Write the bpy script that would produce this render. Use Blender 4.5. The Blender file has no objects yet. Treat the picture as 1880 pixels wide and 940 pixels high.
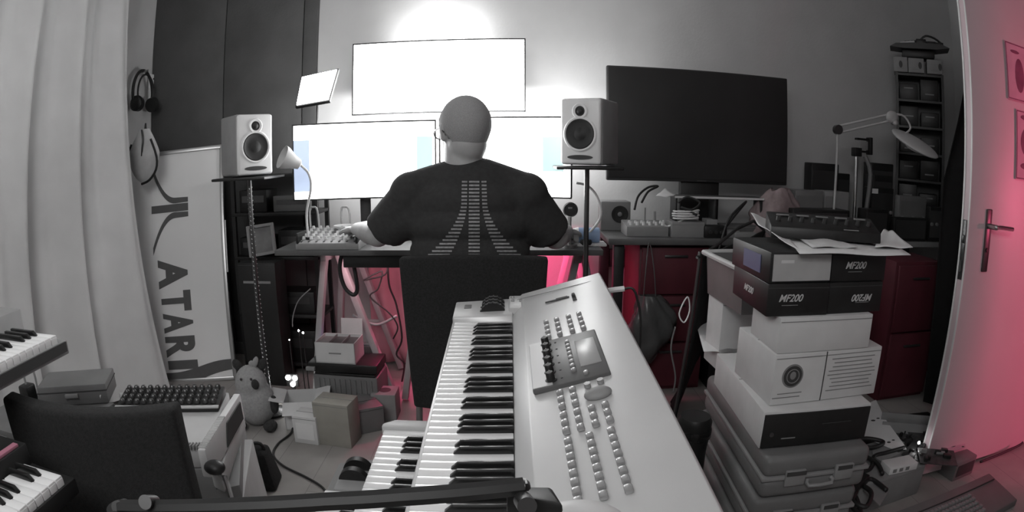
import bpy, bmesh, math, random
from mathutils import Vector, Matrix, Euler
from mathutils.bvhtree import BVHTree
random.seed(7)
S = bpy.context.scene
C = S.collection
PI = math.pi
R = math.radians

# ------------------------------------------------------------------ camera
CAMZ = 1.2
FPX = 1100.0
PITCH = R(10)
cd = bpy.data.cameras.new('camera')
cam = bpy.data.objects.new('camera', cd); C.objects.link(cam)
cam.location = (0, 0, CAMZ)
cam.rotation_euler = (R(90) - PITCH, 0, 0)
cd.type = 'PANO'
cd.sensor_width = 36.0
cd.sensor_fit = 'HORIZONTAL'
cd.panorama_type = 'FISHEYE_EQUISOLID'
cd.fisheye_lens = FPX / 1880 * 36.0
cd.fisheye_fov = R(170)
cd.clip_start = 0.02
S.camera = cam

# ------------------------------------------------------------------ world, view, room light
S.view_settings.view_transform = 'Standard'
S.view_settings.look = 'None'
S.view_settings.exposure = 0.0
S.view_settings.gamma = 1.0
S.view_settings.use_curve_mapping = False
w = bpy.data.worlds.new('world'); S.world = w; w.use_nodes = True
w.node_tree.nodes['Background'].inputs[0].default_value = (0.5, 0.5, 0.5, 1)
w.node_tree.nodes['Background'].inputs[1].default_value = 0.05

def light(name, kind, loc, energy, color=(1, 1, 1), size=0.3, size_y=None, target=None, spot=None, blend=.5):
    d = bpy.data.lights.new(name, kind); d.energy = energy; d.color = color
    if kind == 'AREA':
        d.size = size
        if size_y: d.shape = 'RECTANGLE'; d.size_y = size_y
    else:
        d.shadow_soft_size = size
    if spot: d.spot_size = R(spot); d.spot_blend = blend
    o = bpy.data.objects.new(name, d); C.objects.link(o); o.location = loc
    if target is not None:
        o.rotation_euler = (Vector(target) - Vector(loc)).to_track_quat('-Z', 'Y').to_euler()
    return o
# the room's lamp behind and to the left of the camera, near the ceiling
light('room_lamp', 'AREA', (-0.5, -0.7, 2.35), 29, (1, 1, 1), 1.3, 0.9, target=(-0.6, 1.6, 0.6))
light('curtain_fill', 'AREA', (-1.2, 0.2, 2.2), 7, (1, 1, 1), 0.8, 0.8, target=(-2.4, 2.0, 0.8))  # unseen fill light inside the room, aimed at the curtain
# red lamp of the hallway beyond the open door, and the red lamp under the desk
PINK = (1.0, 0.16, 0.30)
light('red_hall_lamp', 'SPOT', (3.5, -0.1, 1.1), 135, (1.0, 0.13, 0.27), 0.15, target=(2.50, 1.66, .85), spot=80, blend=.9)
light('red_desk_lamp', 'AREA', (0.10, 2.84, 0.70), 4.0, (1.0, 0.10, 0.26), 0.30, 0.12, target=(0.20, 3.3, 0.45))
light('dim_desk_lamp', 'AREA', (-.55, 2.62, 0.70), 1.4, (1.0, 0.55, 0.62), 0.5, 0.12, target=(-.5, 3.2, 0.4))
light('red_floor_lamp', 'SPOT', (-0.44, 2.95, 0.75), 24, (1.0, 0.08, 0.25), 0.06, target=(-0.5, 2.6, 0.0), spot=60, blend=.6)

# ------------------------------------------------------------------ pixel of the photo -> point in the room
def ray(px, py):
    dx, dy = px - 940, 470 - py
    r = math.hypot(dx, dy) or 1e-9
    th = 2 * math.asin(min(1, r / 2 / FPX))
    v = (dx / r * math.sin(th), dy / r * math.sin(th), math.cos(th))
    c, s = math.cos(PITCH), math.sin(PITCH)
    return Vector((v[0], v[2] * c + v[1] * s, v[1] * c - v[2] * s))
def P(px, py, X=None, Y=None, Z=None):
    d = ray(px, py)
    if Y is not None: t = Y / d.y
    elif X is not None: t = X / d.x
    else: t = (Z - CAMZ) / d.z
    return Vector((0, 0, CAMZ)) + d * t

# ------------------------------------------------------------------ materials
def mat(name, col, rough=.6, metal=0, noise=0.0, nscale=20, bump=0.0, bscale=200, emit=0, spec=None, alpha=None, trans=0, ecol=None):
    m = bpy.data.materials.new(name); m.use_nodes = True
    nt = m.node_tree; b = nt.nodes['Principled BSDF']
    if not isinstance(col, (tuple, list)): col = (col, col, col)
    b.inputs['Base Color'].default_value = (*col, 1)
    b.inputs['Roughness'].default_value = rough
    b.inputs['Metallic'].default_value = metal
    if spec is not None: b.inputs['Specular IOR Level'].default_value = spec
    if emit:
        b.inputs['Emission Color'].default_value = (*(ecol or col), 1)
        b.inputs['Emission Strength'].default_value = emit
    if trans: b.inputs['Transmission Weight'].default_value = trans
    if noise or bump:
        tc = nt.nodes.new('ShaderNodeTexCoord')
    if noise:
        n = nt.nodes.new('ShaderNodeTexNoise'); n.inputs['Scale'].default_value = nscale; n.inputs['Detail'].default_value = 4
        nt.links.new(tc.outputs['Object'], n.inputs['Vector'])
        r = nt.nodes.new('ShaderNodeValToRGB')
        r.color_ramp.elements[0].position = .3; r.color_ramp.elements[1].position = .7
        r.color_ramp.elements[0].color = (*[max(0, c * (1 - noise)) for c in col], 1)
        r.color_ramp.elements[1].color = (*[min(1, c * (1 + noise)) for c in col], 1)
        nt.links.new(n.outputs['Fac'], r.inputs['Fac'])
        nt.links.new(r.outputs['Color'], b.inputs['Base Color'])
    if bump:
        n2 = nt.nodes.new('ShaderNodeTexNoise'); n2.inputs['Scale'].default_value = bscale
        nt.links.new(tc.outputs['Object'], n2.inputs['Vector'])
        bp = nt.nodes.new('ShaderNodeBump'); bp.inputs['Strength'].default_value = bump; bp.inputs['Distance'].default_value = .002
        nt.links.new(n2.outputs['Fac'], bp.inputs['Height']); nt.links.new(bp.outputs['Normal'], b.inputs['Normal'])
    return m
M = {}
M['wall'] = mat('grey_wall_paint', .54, .9, noise=.05, nscale=4, bump=.3, bscale=60)
M['darkwall'] = mat('dark_wall_paint', .085, .85, noise=.12, nscale=6, bump=.3, bscale=80)
M['ceiling'] = mat('ceiling_paint', .6, .9, noise=.02)
M['baseboard'] = mat('baseboard_paint', .12, .6, noise=.05)
M['curtain'] = mat('curtain_cloth', .60, .95, noise=.05, nscale=5, bump=.3, bscale=500)
M['door'] = mat('door_paint', (.62, .50, .53), .45, noise=.02, nscale=5)
M['steel'] = mat('brushed_steel', .55, .3, metal=1, noise=.05, nscale=40)
M['darksteel'] = mat('dark_steel', .12, .35, metal=.8)
M['silver'] = mat('silver_synth_paint', .60, .38, metal=.25, noise=.03, nscale=6, bump=.05, bscale=900)
M['silver_dark'] = mat('grey_synth_paint', .2, .45, noise=.04)
M['display'] = mat('display_bezel', .10, .4, noise=.03)
M['lcd'] = mat('grey_lcd', .33, .3, noise=.02)
M['btn'] = mat('grey_button_plastic', .36, .25, metal=.4)
M['key_w'] = mat('white_key_plastic', .80, .22, noise=.01)
M['key_b'] = mat('black_key_plastic', .012, .22)
M['black'] = mat('black_plastic', .012, .45, noise=.2, nscale=30)
M['blackgloss'] = mat('black_gloss', .012, .15)
M['blackfab'] = mat('black_upholstery', .016, .95, noise=.35, nscale=160, bump=.6, bscale=700)
M['shirt'] = mat('dark_shirt_cotton', .035, .95, noise=.15, nscale=60, bump=.4, bscale=500)
M['print'] = mat('shirt_print_ink', .30, .8, noise=.3, nscale=90)
M['skin'] = mat('skin', .40, .5, noise=.06, nscale=25, bump=.15, bscale=300)
M['hair'] = mat('short_grey_hair', .34, .9, noise=.12, nscale=300, bump=.8, bscale=600)
M['trousers'] = mat('dark_trousers', .03, .95, noise=.1)
M['white'] = mat('white_plastic', .72, .4, noise=.02)
M['whitecard'] = mat('white_cardboard', .62, .85, noise=.05, nscale=12)
M['paper'] = mat('paper', .74, .9, noise=.03, nscale=10)
M['greycard'] = mat('grey_cardboard', .26, .9, noise=.08, nscale=14)
M['brown'] = mat('dull_cardboard', (.30, .29, .26), .9, noise=.08, nscale=14)
M['greyplastic'] = mat('grey_plastic', .26, .55, noise=.05)
M['blueshade'] = mat('dull_blue_shade', (.09, .10, .19), .5)  # colour of the bluish shadow painted on a box side
M['labelcard'] = mat('pale_label_card', .42, .8, noise=.08, nscale=12)
M['greycase'] = mat('grey_case_plastic', .16, .5, noise=.10, nscale=8, bump=.2, bscale=300)
M['pale'] = mat('pale_computer_plastic', .50, .5, noise=.05, nscale=9)
M['ink'] = mat('printing_ink', .05, .7)
M['inkgrey'] = mat('grey_printing_ink', .22, .8)
M['whiteink'] = mat('white_printing_ink', .55, .7)
M['screen'] = mat('lit_screen', 1.0, .5, emit=9.0, ecol=(1, 1, 1))
M['screen_blue'] = mat('lit_screen_blue', (.6, .7, .9), .5, emit=.72, ecol=(.55, .66, .88))
M['screen_green'] = mat('lit_screen_green', (.6, .8, .8), .5, emit=.80, ecol=(.62, .82, .82))
M['tvscreen'] = mat('dark_tv_glass', .018, .35, noise=.25, nscale=3)
M['monitor'] = mat('monitor_plastic', .03, .4)
M['spk'] = mat('white_speaker_front', .80, .3, noise=.02)
M['spkside'] = mat('grey_speaker_cabinet', .30, .5, noise=.05)
M['cone'] = mat('dark_speaker_cone', .022, .6, noise=.1)
M['desk'] = mat('dark_desk_top', .10, .5, noise=.15, nscale=10)
M['trestle'] = mat('pale_trestle_wood', .34, .7, noise=.1, nscale=8)
M['pinkcloth'] = mat('pale_pink_backdrop', (.62, .28, .34), .9, noise=.1, nscale=6)
M['red'] = mat('dark_red_paint', (.10, .018, .028), .6, noise=.15, nscale=8)
M['bagplastic'] = mat('translucent_bag', .09, .3, noise=.15, nscale=12, bump=.8, bscale=30)
M['rubber'] = mat('black_rubber', .02, .7)
M['cable'] = mat('black_cable', .02, .5)
M['whitecable'] = mat('white_cable', .75, .4)
M['plush'] = mat('pale_plush', .36, 1, noise=.12, nscale=90, bump=1, bscale=400)
M['darkplush'] = mat('dark_plush', .04, 1, noise=.2, nscale=90, bump=1, bscale=400)
M['led'] = mat('white_led', 1.0, .5, emit=40, ecol=(1, 1, 1))
M['ledblue'] = mat('blue_led', 1.0, .5, emit=12, ecol=(.55, .55, 1))
M['photo'] = mat('photo_print', .14, .5, noise=.4, nscale=10)
M['signface'] = mat('sign_board_face', .80, .6, noise=.03, nscale=3)
M['signink'] = mat('sign_lettering', .10, .7, noise=.06, nscale=20)
M['alu'] = mat('aluminium_frame', .45, .35, metal=.8)
M['pouch'] = mat('pale_pouch_cloth', .50, .95, noise=.08, nscale=20, bump=.5, bscale=300)
M['drape'] = mat('black_drape_cloth', .005, 1, noise=.3, nscale=30)
M['pcb'] = mat('circuit_board', .05, .5, noise=.5, nscale=40)
M['bluecloth'] = mat('pale_blue_plastic', (.30, .42, .62), .4, noise=.1)
M['poster'] = mat('pink_lit_paper', (.55, .34, .42), .8, noise=.1, nscale=12)  # pink light by the door is put into the paper colour
M['posterink'] = mat('pink_lit_ink', (.20, .07, .12), .8, noise=.2, nscale=20)  # dark print, tinted with the same pink light
M['bag_red'] = mat('printed_carrier_bag', (.30, .235, .24), .5, noise=.30, nscale=14, bump=.8, bscale=30)
M['glass'] = mat('eyeglass_frame', .03, .3)
M['strip'] = mat('pinkish_strip', (.40, .16, .22), .5)
def floor_mat():
    m = mat('laminate_floor', .34, .55)
    nt = m.node_tree; b = nt.nodes['Principled BSDF']
    tc = nt.nodes.new('ShaderNodeTexCoord'); mp = nt.nodes.new('ShaderNodeMapping')
    mp.inputs['Rotation'].default_value = (0, 0, R(90))
    nt.links.new(tc.outputs['Object'], mp.inputs['Vector'])
    br = nt.nodes.new('ShaderNodeTexBrick')
    br.inputs['Color1'].default_value = (.31, .295, .28, 1); br.inputs['Color2'].default_value = (.36, .345, .33, 1)
    br.inputs['Mortar'].default_value = (.24, .23, .22, 1)
    br.inputs['Scale'].default_value = 1; br.inputs['Mortar Size'].default_value = .002
    br.inputs['Brick Width'].default_value = 1.2; br.inputs['Row Height'].default_value = .19
    nt.links.new(mp.outputs['Vector'], br.inputs['Vector'])
    n = nt.nodes.new('ShaderNodeTexNoise'); n.inputs['Scale'].default_value = 5; n.inputs['Detail'].default_value = 6
    nt.links.new(tc.outputs['Object'], n.inputs['Vector'])
    mx = nt.nodes.new('ShaderNodeMixRGB'); mx.blend_type = 'OVERLAY'; mx.inputs['Fac'].default_value = .35
    nt.links.new(br.outputs['Color'], mx.inputs['Color1']); nt.links.new(n.outputs['Fac'], mx.inputs['Color2'])
    nt.links.new(mx.outputs['Color'], b.inputs['Base Color'])
    return m
M['floor'] = floor_mat()

# ------------------------------------------------------------------ mesh helpers
def frame(x, y, z=None, o=(0, 0, 0)):
    x = Vector(x).normalized(); y = Vector(y); z = x.cross(y).normalized(); y = z.cross(x)
    m = Matrix((x, y, z)).transposed().to_4x4(); m.translation = Vector(o); return m
def T(x, y, z): return Matrix.Translation((x, y, z))
def RZ(a): return Matrix.Rotation(R(a), 4, 'Z')
def RX(a): return Matrix.Rotation(R(a), 4, 'X')
def RY(a): return Matrix.Rotation(R(a), 4, 'Y')
class G:
    def __init__(s): s.bm = bmesh.new()
    def put(s, b, Mx=None):
        if Mx is not None: b.transform(Mx)
        me = bpy.data.meshes.new('t'); b.to_mesh(me); b.free(); s.bm.from_mesh(me); bpy.data.meshes.remove(me); return s
    def box(s, c, d, bev=0, M=None, seg=2):
        b = bmesh.new(); bmesh.ops.create_cube(b, size=1)
        bmesh.ops.scale(b, vec=d, verts=b.verts)
        if bev: bmesh.ops.bevel(b, geom=list(b.edges), offset=min(bev, min(d) * .45), segments=seg, profile=.5, affect='EDGES')
        bmesh.ops.translate(b, vec=c, verts=b.verts)
        return s.put(b, M)
    def cyl(s, a, b_, r, r2=None, seg=20, M=None):
        a = Vector(a); b_ = Vector(b_); d = b_ - a
        b = bmesh.new(); bmesh.ops.create_cone(b, cap_ends=True, segments=seg, radius1=r, radius2=r if r2 is None else r2, depth=d.length)
        q = d.to_track_quat('Z', 'Y').to_matrix().to_4x4(); q.translation = (a + b_) / 2
        b.transform(q); return s.put(b, M)
    def ball(s, c, r, M=None, seg=20, rot=None):
        b = bmesh.new(); bmesh.ops.create_uvsphere(b, u_segments=seg, v_segments=max(8, seg // 2), radius=1)
        r = (r, r, r) if not isinstance(r, (tuple, list)) else r
        bmesh.ops.scale(b, vec=r, verts=b.verts)
        if rot: b.transform(Euler(tuple(R(a) for a in rot)).to_matrix().to_4x4())
        bmesh.ops.translate(b, vec=c, verts=b.verts); return s.put(b, M)
    def tube(s, pts, r, seg=8, M=None, smooth=3, closed=False):
        pts = [Vector(p) for p in pts]
        if smooth > 1 and len(pts) > 2:
            out = []
            n = len(pts)
            for i in range(n - (0 if closed else 1)):
                p0 = pts[(i - 1) % n] if (closed or i > 0) else pts[0]
                p1 = pts[i]; p2 = pts[(i + 1) % n]
                p3 = pts[(i + 2) % n] if (closed or i + 2 < n) else pts[-1]
                for k in range(smooth):
                    t = k / smooth
                    out.append(.5 * ((2 * p1) + (-p0 + p2) * t + (2 * p0 - 5 * p1 + 4 * p2 - p3) * t * t + (-p0 + 3 * p1 - 3 * p2 + p3) * t ** 3))
            if not closed: out.append(pts[-1])
            pts = out
        b = bmesh.new(); rings = []; n = len(pts)
        up = Vector((0.13, 0.2, 1)).normalized()
        for i, p in enumerate(pts):
            if closed: d = pts[(i + 1) % n] - pts[i - 1]
            else: d = (pts[min(i + 1, n - 1)] - pts[max(i - 1, 0)])
            if d.length < 1e-9: d = Vector((0, 0, 1))
            d.normalize()
            a = d.cross(up)
            if a.length < .05: a = d.cross(Vector((1, 0, 0)))
            a.normalize(); c = d.cross(a)
            if i and not closed or i:
                # keep frame continuous
                pa = last - d * last.dot(d)
                if pa.length > 1e-6: a = pa.normalized(); c = d.cross(a)
            last = a
            rr = r[min(i * len(r) // n, len(r) - 1)] if isinstance(r, (list, tuple)) else r
            rings.append([b.verts.new(p + rr * (math.cos(2 * PI * k / seg) * a + math.sin(2 * PI * k / seg) * c)) for k in range(seg)])
        for i in range(n - (0 if closed else 1)):
            A, B = rings[i], rings[(i + 1) % n]
            for k in range(seg): b.faces.new((A[k], A[(k + 1) % seg], B[(k + 1) % seg], B[k]))
        if not closed: b.faces.new(rings[0][::-1]); b.faces.new(rings[-1])
        return s.put(b, M)
    def lathe(s, prof, M=None, seg=28, cap=True):          # profile (r, z) round local z
        b = bmesh.new(); rings = []
        for r_, z in prof:
            rings.append([b.verts.new((max(r_, 1e-4) * math.cos(2 * PI * k / seg), max(r_, 1e-4) * math.sin(2 * PI * k / seg), z)) for k in range(seg)])
        for A, B in zip(rings, rings[1:]):
            for k in range(seg): b.faces.new((A[k], A[(k + 1) % seg], B[(k + 1) % seg], B[k]))
        if cap: b.faces.new(rings[0][::-1]); b.faces.new(rings[-1])
        return s.put(b, M)
    def prism(s, poly, h, M=None, bev=0):        # polygon in local xy, extruded to z=h
        b = bmesh.new(); vs = [b.verts.new((x, y, 0)) for x, y in poly]
        f = b.faces.new(vs); r = bmesh.ops.extrude_face_region(b, geom=[f])
        bmesh.ops.translate(b, vec=(0, 0, h), verts=[v for v in r['geom'] if isinstance(v, bmesh.types.BMVert)])
        bmesh.ops.recalc_face_normals(b, faces=b.faces)
        if bev: bmesh.ops.bevel(b, geom=list(b.edges), offset=bev, segments=2, profile=.5, affect='EDGES')
        return s.put(b, M)
    def grid(s, f, nu, nv, th=0, M=None):        # f(u, v) -> point; solid sheet when th
        b = bmesh.new(); V = [[b.verts.new(f(i / nu, j / nv)) for j in range(nv + 1)] for i in range(nu + 1)]
        for i in range(nu):
            for j in range(nv): b.faces.new((V[i][j], V[i + 1][j], V[i + 1][j + 1], V[i][j + 1]))
        if th:
            bmesh.ops.recalc_face_normals(b, faces=b.faces)
            bmesh.ops.solidify(b, geom=list(b.faces), thickness=th)
        return s.put(b, M)
    def hexa(s, pts, bev=0, M=None):             # 8 corners: bottom 4 then top 4
        b = bmesh.new(); v = [b.verts.new(p) for p in pts]
        for f in ((3, 2, 1, 0), (4, 5, 6, 7), (0, 1, 5, 4), (1, 2, 6, 5), (2, 3, 7, 6), (3, 0, 4, 7)): b.faces.new([v[i] for i in f])
        bmesh.ops.recalc_face_normals(b, faces=b.faces)
        if bev: bmesh.ops.bevel(b, geom=list(b.edges), offset=bev, segments=2, profile=.5, affect='EDGES')
        return s.put(b, M)
    def text(s, body, size, M=None, depth=.001, align='CENTER', shear=0, sx=1.0, bold=0):
        cu = bpy.data.curves.new('t', 'FONT'); cu.body = body; cu.size = size; cu.extrude = depth
        cu.align_x = align; cu.align_y = 'CENTER'; cu.shear = shear; cu.offset = bold
        o = bpy.data.objects.new('t', cu); me = bpy.data.meshes.new_from_object(o)
        b = bmesh.new(); b.from_mesh(me); bpy.data.objects.remove(o); bpy.data.curves.remove(cu); bpy.data.meshes.remove(me)
        bmesh.ops.scale(b, vec=(sx, 1, 1), verts=b.verts)
        return s.put(b, M)
    def make(s, name, m, parent=None, smooth=False, angle=40):
        me = bpy.data.meshes.new(name); s.bm.normal_update(); s.bm.to_mesh(me); s.bm.free()
        me.materials.append(M[m] if isinstance(m, str) else m)
        for p in me.polygons: p.use_smooth = True
        if not smooth: me.set_sharp_from_angle(angle=R(angle))
        o = bpy.data.objects.new(name, me); C.objects.link(o)
        if parent is not None: o.parent = parent
        return o
def thing(name, label, cat, loc=(0, 0, 0), rot=(0, 0, 0), group=None):
    o = bpy.data.objects.new(name, None); C.objects.link(o); o.empty_display_size = .05
    o.location = loc; o.rotation_euler = rot
    o['label'] = label; o['category'] = cat
    if group: o['group'] = group
    return o
def tag(o, label, cat, group=None, kind=None):
    o['label'] = label; o['category'] = cat
    if group: o['group'] = group
    if kind: o['kind'] = kind
    return o
def struct(o): o['kind'] = 'structure'; return o
def dup(root, loc=None, rot=None, label=None, group=None):
    def cp(o, par):
        c = o.copy(); C.objects.link(c)
        if par is not None: c.parent = par
        for ch in list(o.children): cp(ch, c)
        return c
    r = cp(root, None)
    if loc is not None: r.location = loc
    if rot is not None: r.rotation_euler = rot
    if label: r['label'] = label
    if group: r['group'] = group
    return r
def shared(name, me_obj, parent, loc):           # a copy of a part, sharing its mesh
    o = me_obj.copy(); o.name = name; C.objects.link(o); o.parent = parent; o.location = loc
    return o

# ================================================================== ROOM
YB = 3.30; XL = P(284, 100, Y=3.3).x; XR = 3.10; XD = 2.50; YF = -1.6; HC = 2.5
def sheet(name, pts, m, th=None):
    g = G(); b = bmesh.new(); b.faces.new([b.verts.new(p) for p in pts])
    if th: 
        r = bmesh.ops.extrude_face_region(b, geom=list(b.faces)); bmesh.ops.translate(b, vec=th, verts=[v for v in r['geom'] if isinstance(v, bmesh.types.BMVert)])
        bmesh.ops.recalc_face_normals(b, faces=b.faces)
    return struct(g.put(b).make(name, m))
sheet('floor', [(XL - .1, YF, 0), (4.6, YF, 0), (4.6, YB + .1, 0), (XL - .1, YB + .1, 0)], 'floor', (0, 0, -.05))
sheet('ceiling', [(XL - .1, YF, HC), (4.6, YF, HC), (4.6, YB + .1, HC), (XL - .1, YB + .1, HC)], 'ceiling', (0, 0, .05))
sheet('wall_back', [(XL, YB, 0), (XR, YB, 0), (XR, YB, HC), (XL, YB, HC)], 'wall', (0, .08, 0))
sheet('wall_left', [(XL, YF, 0), (XL, YB, 0), (XL, YB, HC), (XL, YF, HC)], 'wall', (-.08, 0, 0))
sheet('wall_front', [(XL, YF, 0), (4.6, YF, 0), (4.6, YF, HC), (XL, YF, HC)], 'wall', (0, -.08, 0))
g = G()
g.box(((XD + XR) / 2 + .05, 1.76, HC / 2), (XR - XD + .1, .10, HC))           # return behind the door
g.box((XR + .05, (1.8 + YB) / 2, HC / 2), (.10, YB - 1.8, HC))
g.box((XD + .05, (.80 + YF) / 2, HC / 2), (.10, .80 - YF, HC))
g.box((XD + .05, 1.255, (2.06 + HC) / 2), (.10, .91, HC - 2.06))
struct(g.make('wall_right', 'wall'))
sheet('wall_hallway', [(4.5, YF, 0), (4.5, YB, 0), (4.5, YB, HC), (4.5, YF, HC)], 'wall', (.08, 0, 0))
# darker painted panelling on the left part of the back wall, in three boards with seams
XS = P(581, 100, Y=YB - .03).x
g = G()
xs = [XL, P(411, 100, Y=YB - .03).x, P(556, 60, Y=YB - .03).x, XS]
for a, b_ in zip(xs, xs[1:]): g.box(((a + b_) / 2, YB - .012, HC / 2), (b_ - a - .006, .024, HC), bev=.003)
g.box(((xs[0] + xs[-1]) / 2, YB - .004, HC / 2), (xs[-1] - xs[0], .006, HC))
struct(g.make('trim_1', 'darkwall'))
g = G(); g.box(((XL + XR) / 2, YB - .03, .04), (XR - XL, .012, .08), bev=.004); struct(g.make('baseboard_back', 'baseboard'))
g = G(); g.box((XL + .008, (YF + YB) / 2, .04), (.014, YB - YF - .06, .08), bev=.004); struct(g.make('baseboard_left', 'baseboard'))

# the open door leaf
DX0, DY0 = 1.640, 1.640
d = struct(bpy.data.objects.new('door_1', None)); C.objects.link(d); d.location = (DX0, DY0, 0)
d.rotation_euler = (0, 0, R(1.5))
g = G(); g.box((.43, .022, 1.03), (.86, .044, 2.02), bev=.004); g.make('door_leaf', 'door', d)
g = G(); g.box((-.0015, .003, 1.03), (.004, .008, 2.0)); g.box((-.0015, .041, 1.03), (.004, .008, 2.0)); g.make('door_edge_strip', 'white', d)
g = G(); g.box((-.003, .022, .93), (.005, .022, .22), bev=.002); g.box((-.006, .022, .97), (.012, .014, .03), bev=.003); g.box((-.006, .022, .87), (.006, .012, .04)); g.make('latch_plate', 'darksteel', d)
hz = P(1818, 415, Y=DY0).z
hx = P(1813, 430, Y=DY0).x - DX0
g = G(); g.box((hx, -.004, hz - .055), (.036, .008, .235), bev=.012); hp = g.make('handle_plate', 'darksteel', d)
g = G(); g.cyl((hx, -.004, hz), (hx, -.05, hz), .010); g.tube([(hx, -.05, hz), (hx + .03, -.052, hz + .001), (hx + .08, -.05, hz - .002), (hx + .115, -.05, hz - .004)], .0085); g.ball((hx, -.05, hz), .011); g.make('door_handle', 'steel', d)
g = G(); g.cyl((hx, -.009, hz - .09), (hx, -.013, hz - .09), .008); g.make('keyhole', 'black', d)
# two sheets pinned to the door
def door_poster(px0, py0, py1, label, heads):
    x0 = P(px0, (py0 + py1) / 2, Y=DY0).x; z1 = P(px0 + 8, py0, Y=DY0).z; z0 = P(px0 + 8, py1, Y=DY0).z
    t = thing('door_poster', label, 'poster', (x0, DY0 - .003 + (x0 - DX0) * math.tan(R(1.5)), z0), (0, 0, R(1.5)))
    h = z1 - z0; wd = h * .72
    g = G(); g.box((wd / 2, -.004, h / 2), (wd, .003, h)); g.make('sheet', 'poster', t)
    g = G()
    for a, b_, c_, e in heads: g.ball((wd * a, -.006, h * b_), (wd * c_, .0015, h * e), seg=18)
    g.make('printed_figure', 'posterink', t)
    g = G()
    for z in (.02, .98): g.box((wd / 2, -.0062, h * z), (wd * .96, .001, .004))
    for x in (.02, .98): g.box((wd * x, -.0062, h / 2), (.004, .001, h * .96))
    g.make('printed_border', 'posterink', t)
door_poster(1848, 78, 182, 'upper pink-lit printed sheet on the open door', [(.55, .45, .2, .3), (.4, .85, .2, .03)])
door_poster(1866, 202, 330, 'lower pink-lit printed sheet with dark border on the open door', [(.45, .55, .3, .22), (.4, .2, .25, .05), (.4, .9, .25, .04)])

# ================================================================== CURTAIN (left)
def cur(u, v):
    # u along the curtain from beside the camera to its free edge, v from rail down to the hem
    ax = XL + .16; ay = -.3 + (2.98 + .02) * u
    bx = -2.36 + .12 * u + .40 * max(0, (u - .72) / .28) ** 1.5; by = -.3 + 2.88 * u
    t = v ** 1.25
    x = ax + (bx - ax) * t; y = ay + (by - ay) * t
    f = (.035 + .03 * v) * (math.sin(u * 52 + .9 * math.sin(v * 2)) + .45 * math.sin(u * 117 + 1.3)) * (1 - .5 * v * (u > .9))
    return Vector((x + f, y + f * .25, 2.42 - 2.39 * v))
g = G(); g.grid(cur, 260, 30)
tag(g.make('curtain', 'curtain', smooth=True), 'pale floor-length curtain with soft folds flaring over the floor', 'curtain')
g = G(); g.tube([(XL + .16, -.5, 2.44), (XL + .16, 2.9, 2.44)], .012, smooth=1)
for k in range(6): g.box((XL + .085, -.3 + k * .6, 2.45), (.17, .02, .02))
tag(g.make('curtain_rail', 'steel'), 'metal rail above the pale curtain', 'curtain rail')

# ================================================================== SIGN BOARD leaning at the left
br = Vector((-1.525, 2.84, 0.005)); tr = P(410, 266, Y=3.14)
up = (tr - br); H = up.length; up.normalize()
lf = Vector((-.66, -.17, 0)); lf = (lf - up * lf.dot(up)).normalized(); Wd = .70
rt = -lf; nrm = rt.cross(up)                        # right x up = towards the wall; the face looks the other way
SM = Matrix((rt, nrm * -1, up)).transposed()        # local x right, y away from viewer?, z up
SM = Matrix((rt, up.cross(rt), up)).transposed().to_4x4(); SM.translation = br + lf * Wd
sg = thing('sign_board', 'tall pale board turned on its side with big dark lettering, leaning beside the curtain', 'sign')
sg.matrix_world = SM
g = G(); g.box((Wd / 2, .012, H / 2), (Wd - .01, .014, H - .01)); g.make('board', 'signface', sg)
g = G()
for z in (.009, H - .009): g.box((Wd / 2, 0.006, z), (Wd, .03, .022), bev=.003)
for x in (.011, Wd - .011): g.box((x, 0.006, H / 2), (.022, .03, H), bev=.003)
g.make('frame', 'alu', sg)
g = G(); g.box((Wd + .006, -.004, H * .56), (.008, .012, H * .22), bev=.002); g.make('edge_pale_strip', 'white', sg)  # short pale strip on the right edge of the frame
def onsign(px, py):
    inv = SM.inverted(); o = inv @ Vector((0, 0, CAMZ)); dd = inv.to_3x3() @ ray(px, py); t = -o.y / dd.y
    q = o + dd * t; return q.x, q.z
# lettering reads downwards: local text x -> sign down, text y -> sign right
TM = Matrix(((0, 1, 0, 0), (0, 0, -1, 0), (-1, 0, 0, 0), (0, 0, 0, 1)))
x0, z0 = onsign(284, 474); x1, z1 = onsign(345, 688)
lw = onsign(343, 560)[0] - onsign(289, 560)[0]
g = G()
for ch, (pa, pb) in zip('ATARI', ((474, 530), (533, 572), (574, 612), (617, 657), (662, 679))):
    za = onsign(320, pa)[1]; zb = onsign(325, pb)[1]
    hgt = za - zb
    b = bmesh.new()
    gg = G(); gg.text(ch, 1.0, depth=.001, bold=.050); bb = gg.bm
    xs_ = [v.co.x for v in bb.verts]; ys_ = [v.co.y for v in bb.verts]
    sx = hgt * .96 / (max(xs_) - min(xs_)); sy = lw / (max(ys_) - min(ys_))
    cx = onsign(317 + (pa - 474) * .10, (pa + pb) / 2)[0]
    bmesh.ops.translate(bb, vec=(-(max(xs_) + min(xs_)) / 2, -(max(ys_) + min(ys_)) / 2, 0), verts=bb.verts)
    bmesh.ops.scale(bb, vec=(sx, sy, 1), verts=bb.verts)
    g.put(bb, T(cx, .0035, (za + zb) / 2) @ TM)
g.make('lettering', 'signink', sg)
# emblem: three bars joined at the right, the outer two flaring apart to the left
g = G()
ex0, ez = onsign(278, 386); ex1, _ = onsign(345, 382); bw = .028; L_ = ex1 - ex0
g.box(((ex0 + ex1) / 2, .003, ez), (L_, .002, .044))
for s_ in (1, -1):
    def fl(u, v, s_=s_):
        x = ex1 - L_ * .98 * u
        off = .042 + .20 * max(0, (u - .35) / .65) ** 2.1
        wd = bw * (1 + .5 * u)
        return Vector((x, .003, ez + s_ * (off + (v - .5) * wd)))
    g.grid(fl, 20, 1, th=.001)
g.make('emblem', 'signink', sg)
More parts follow.
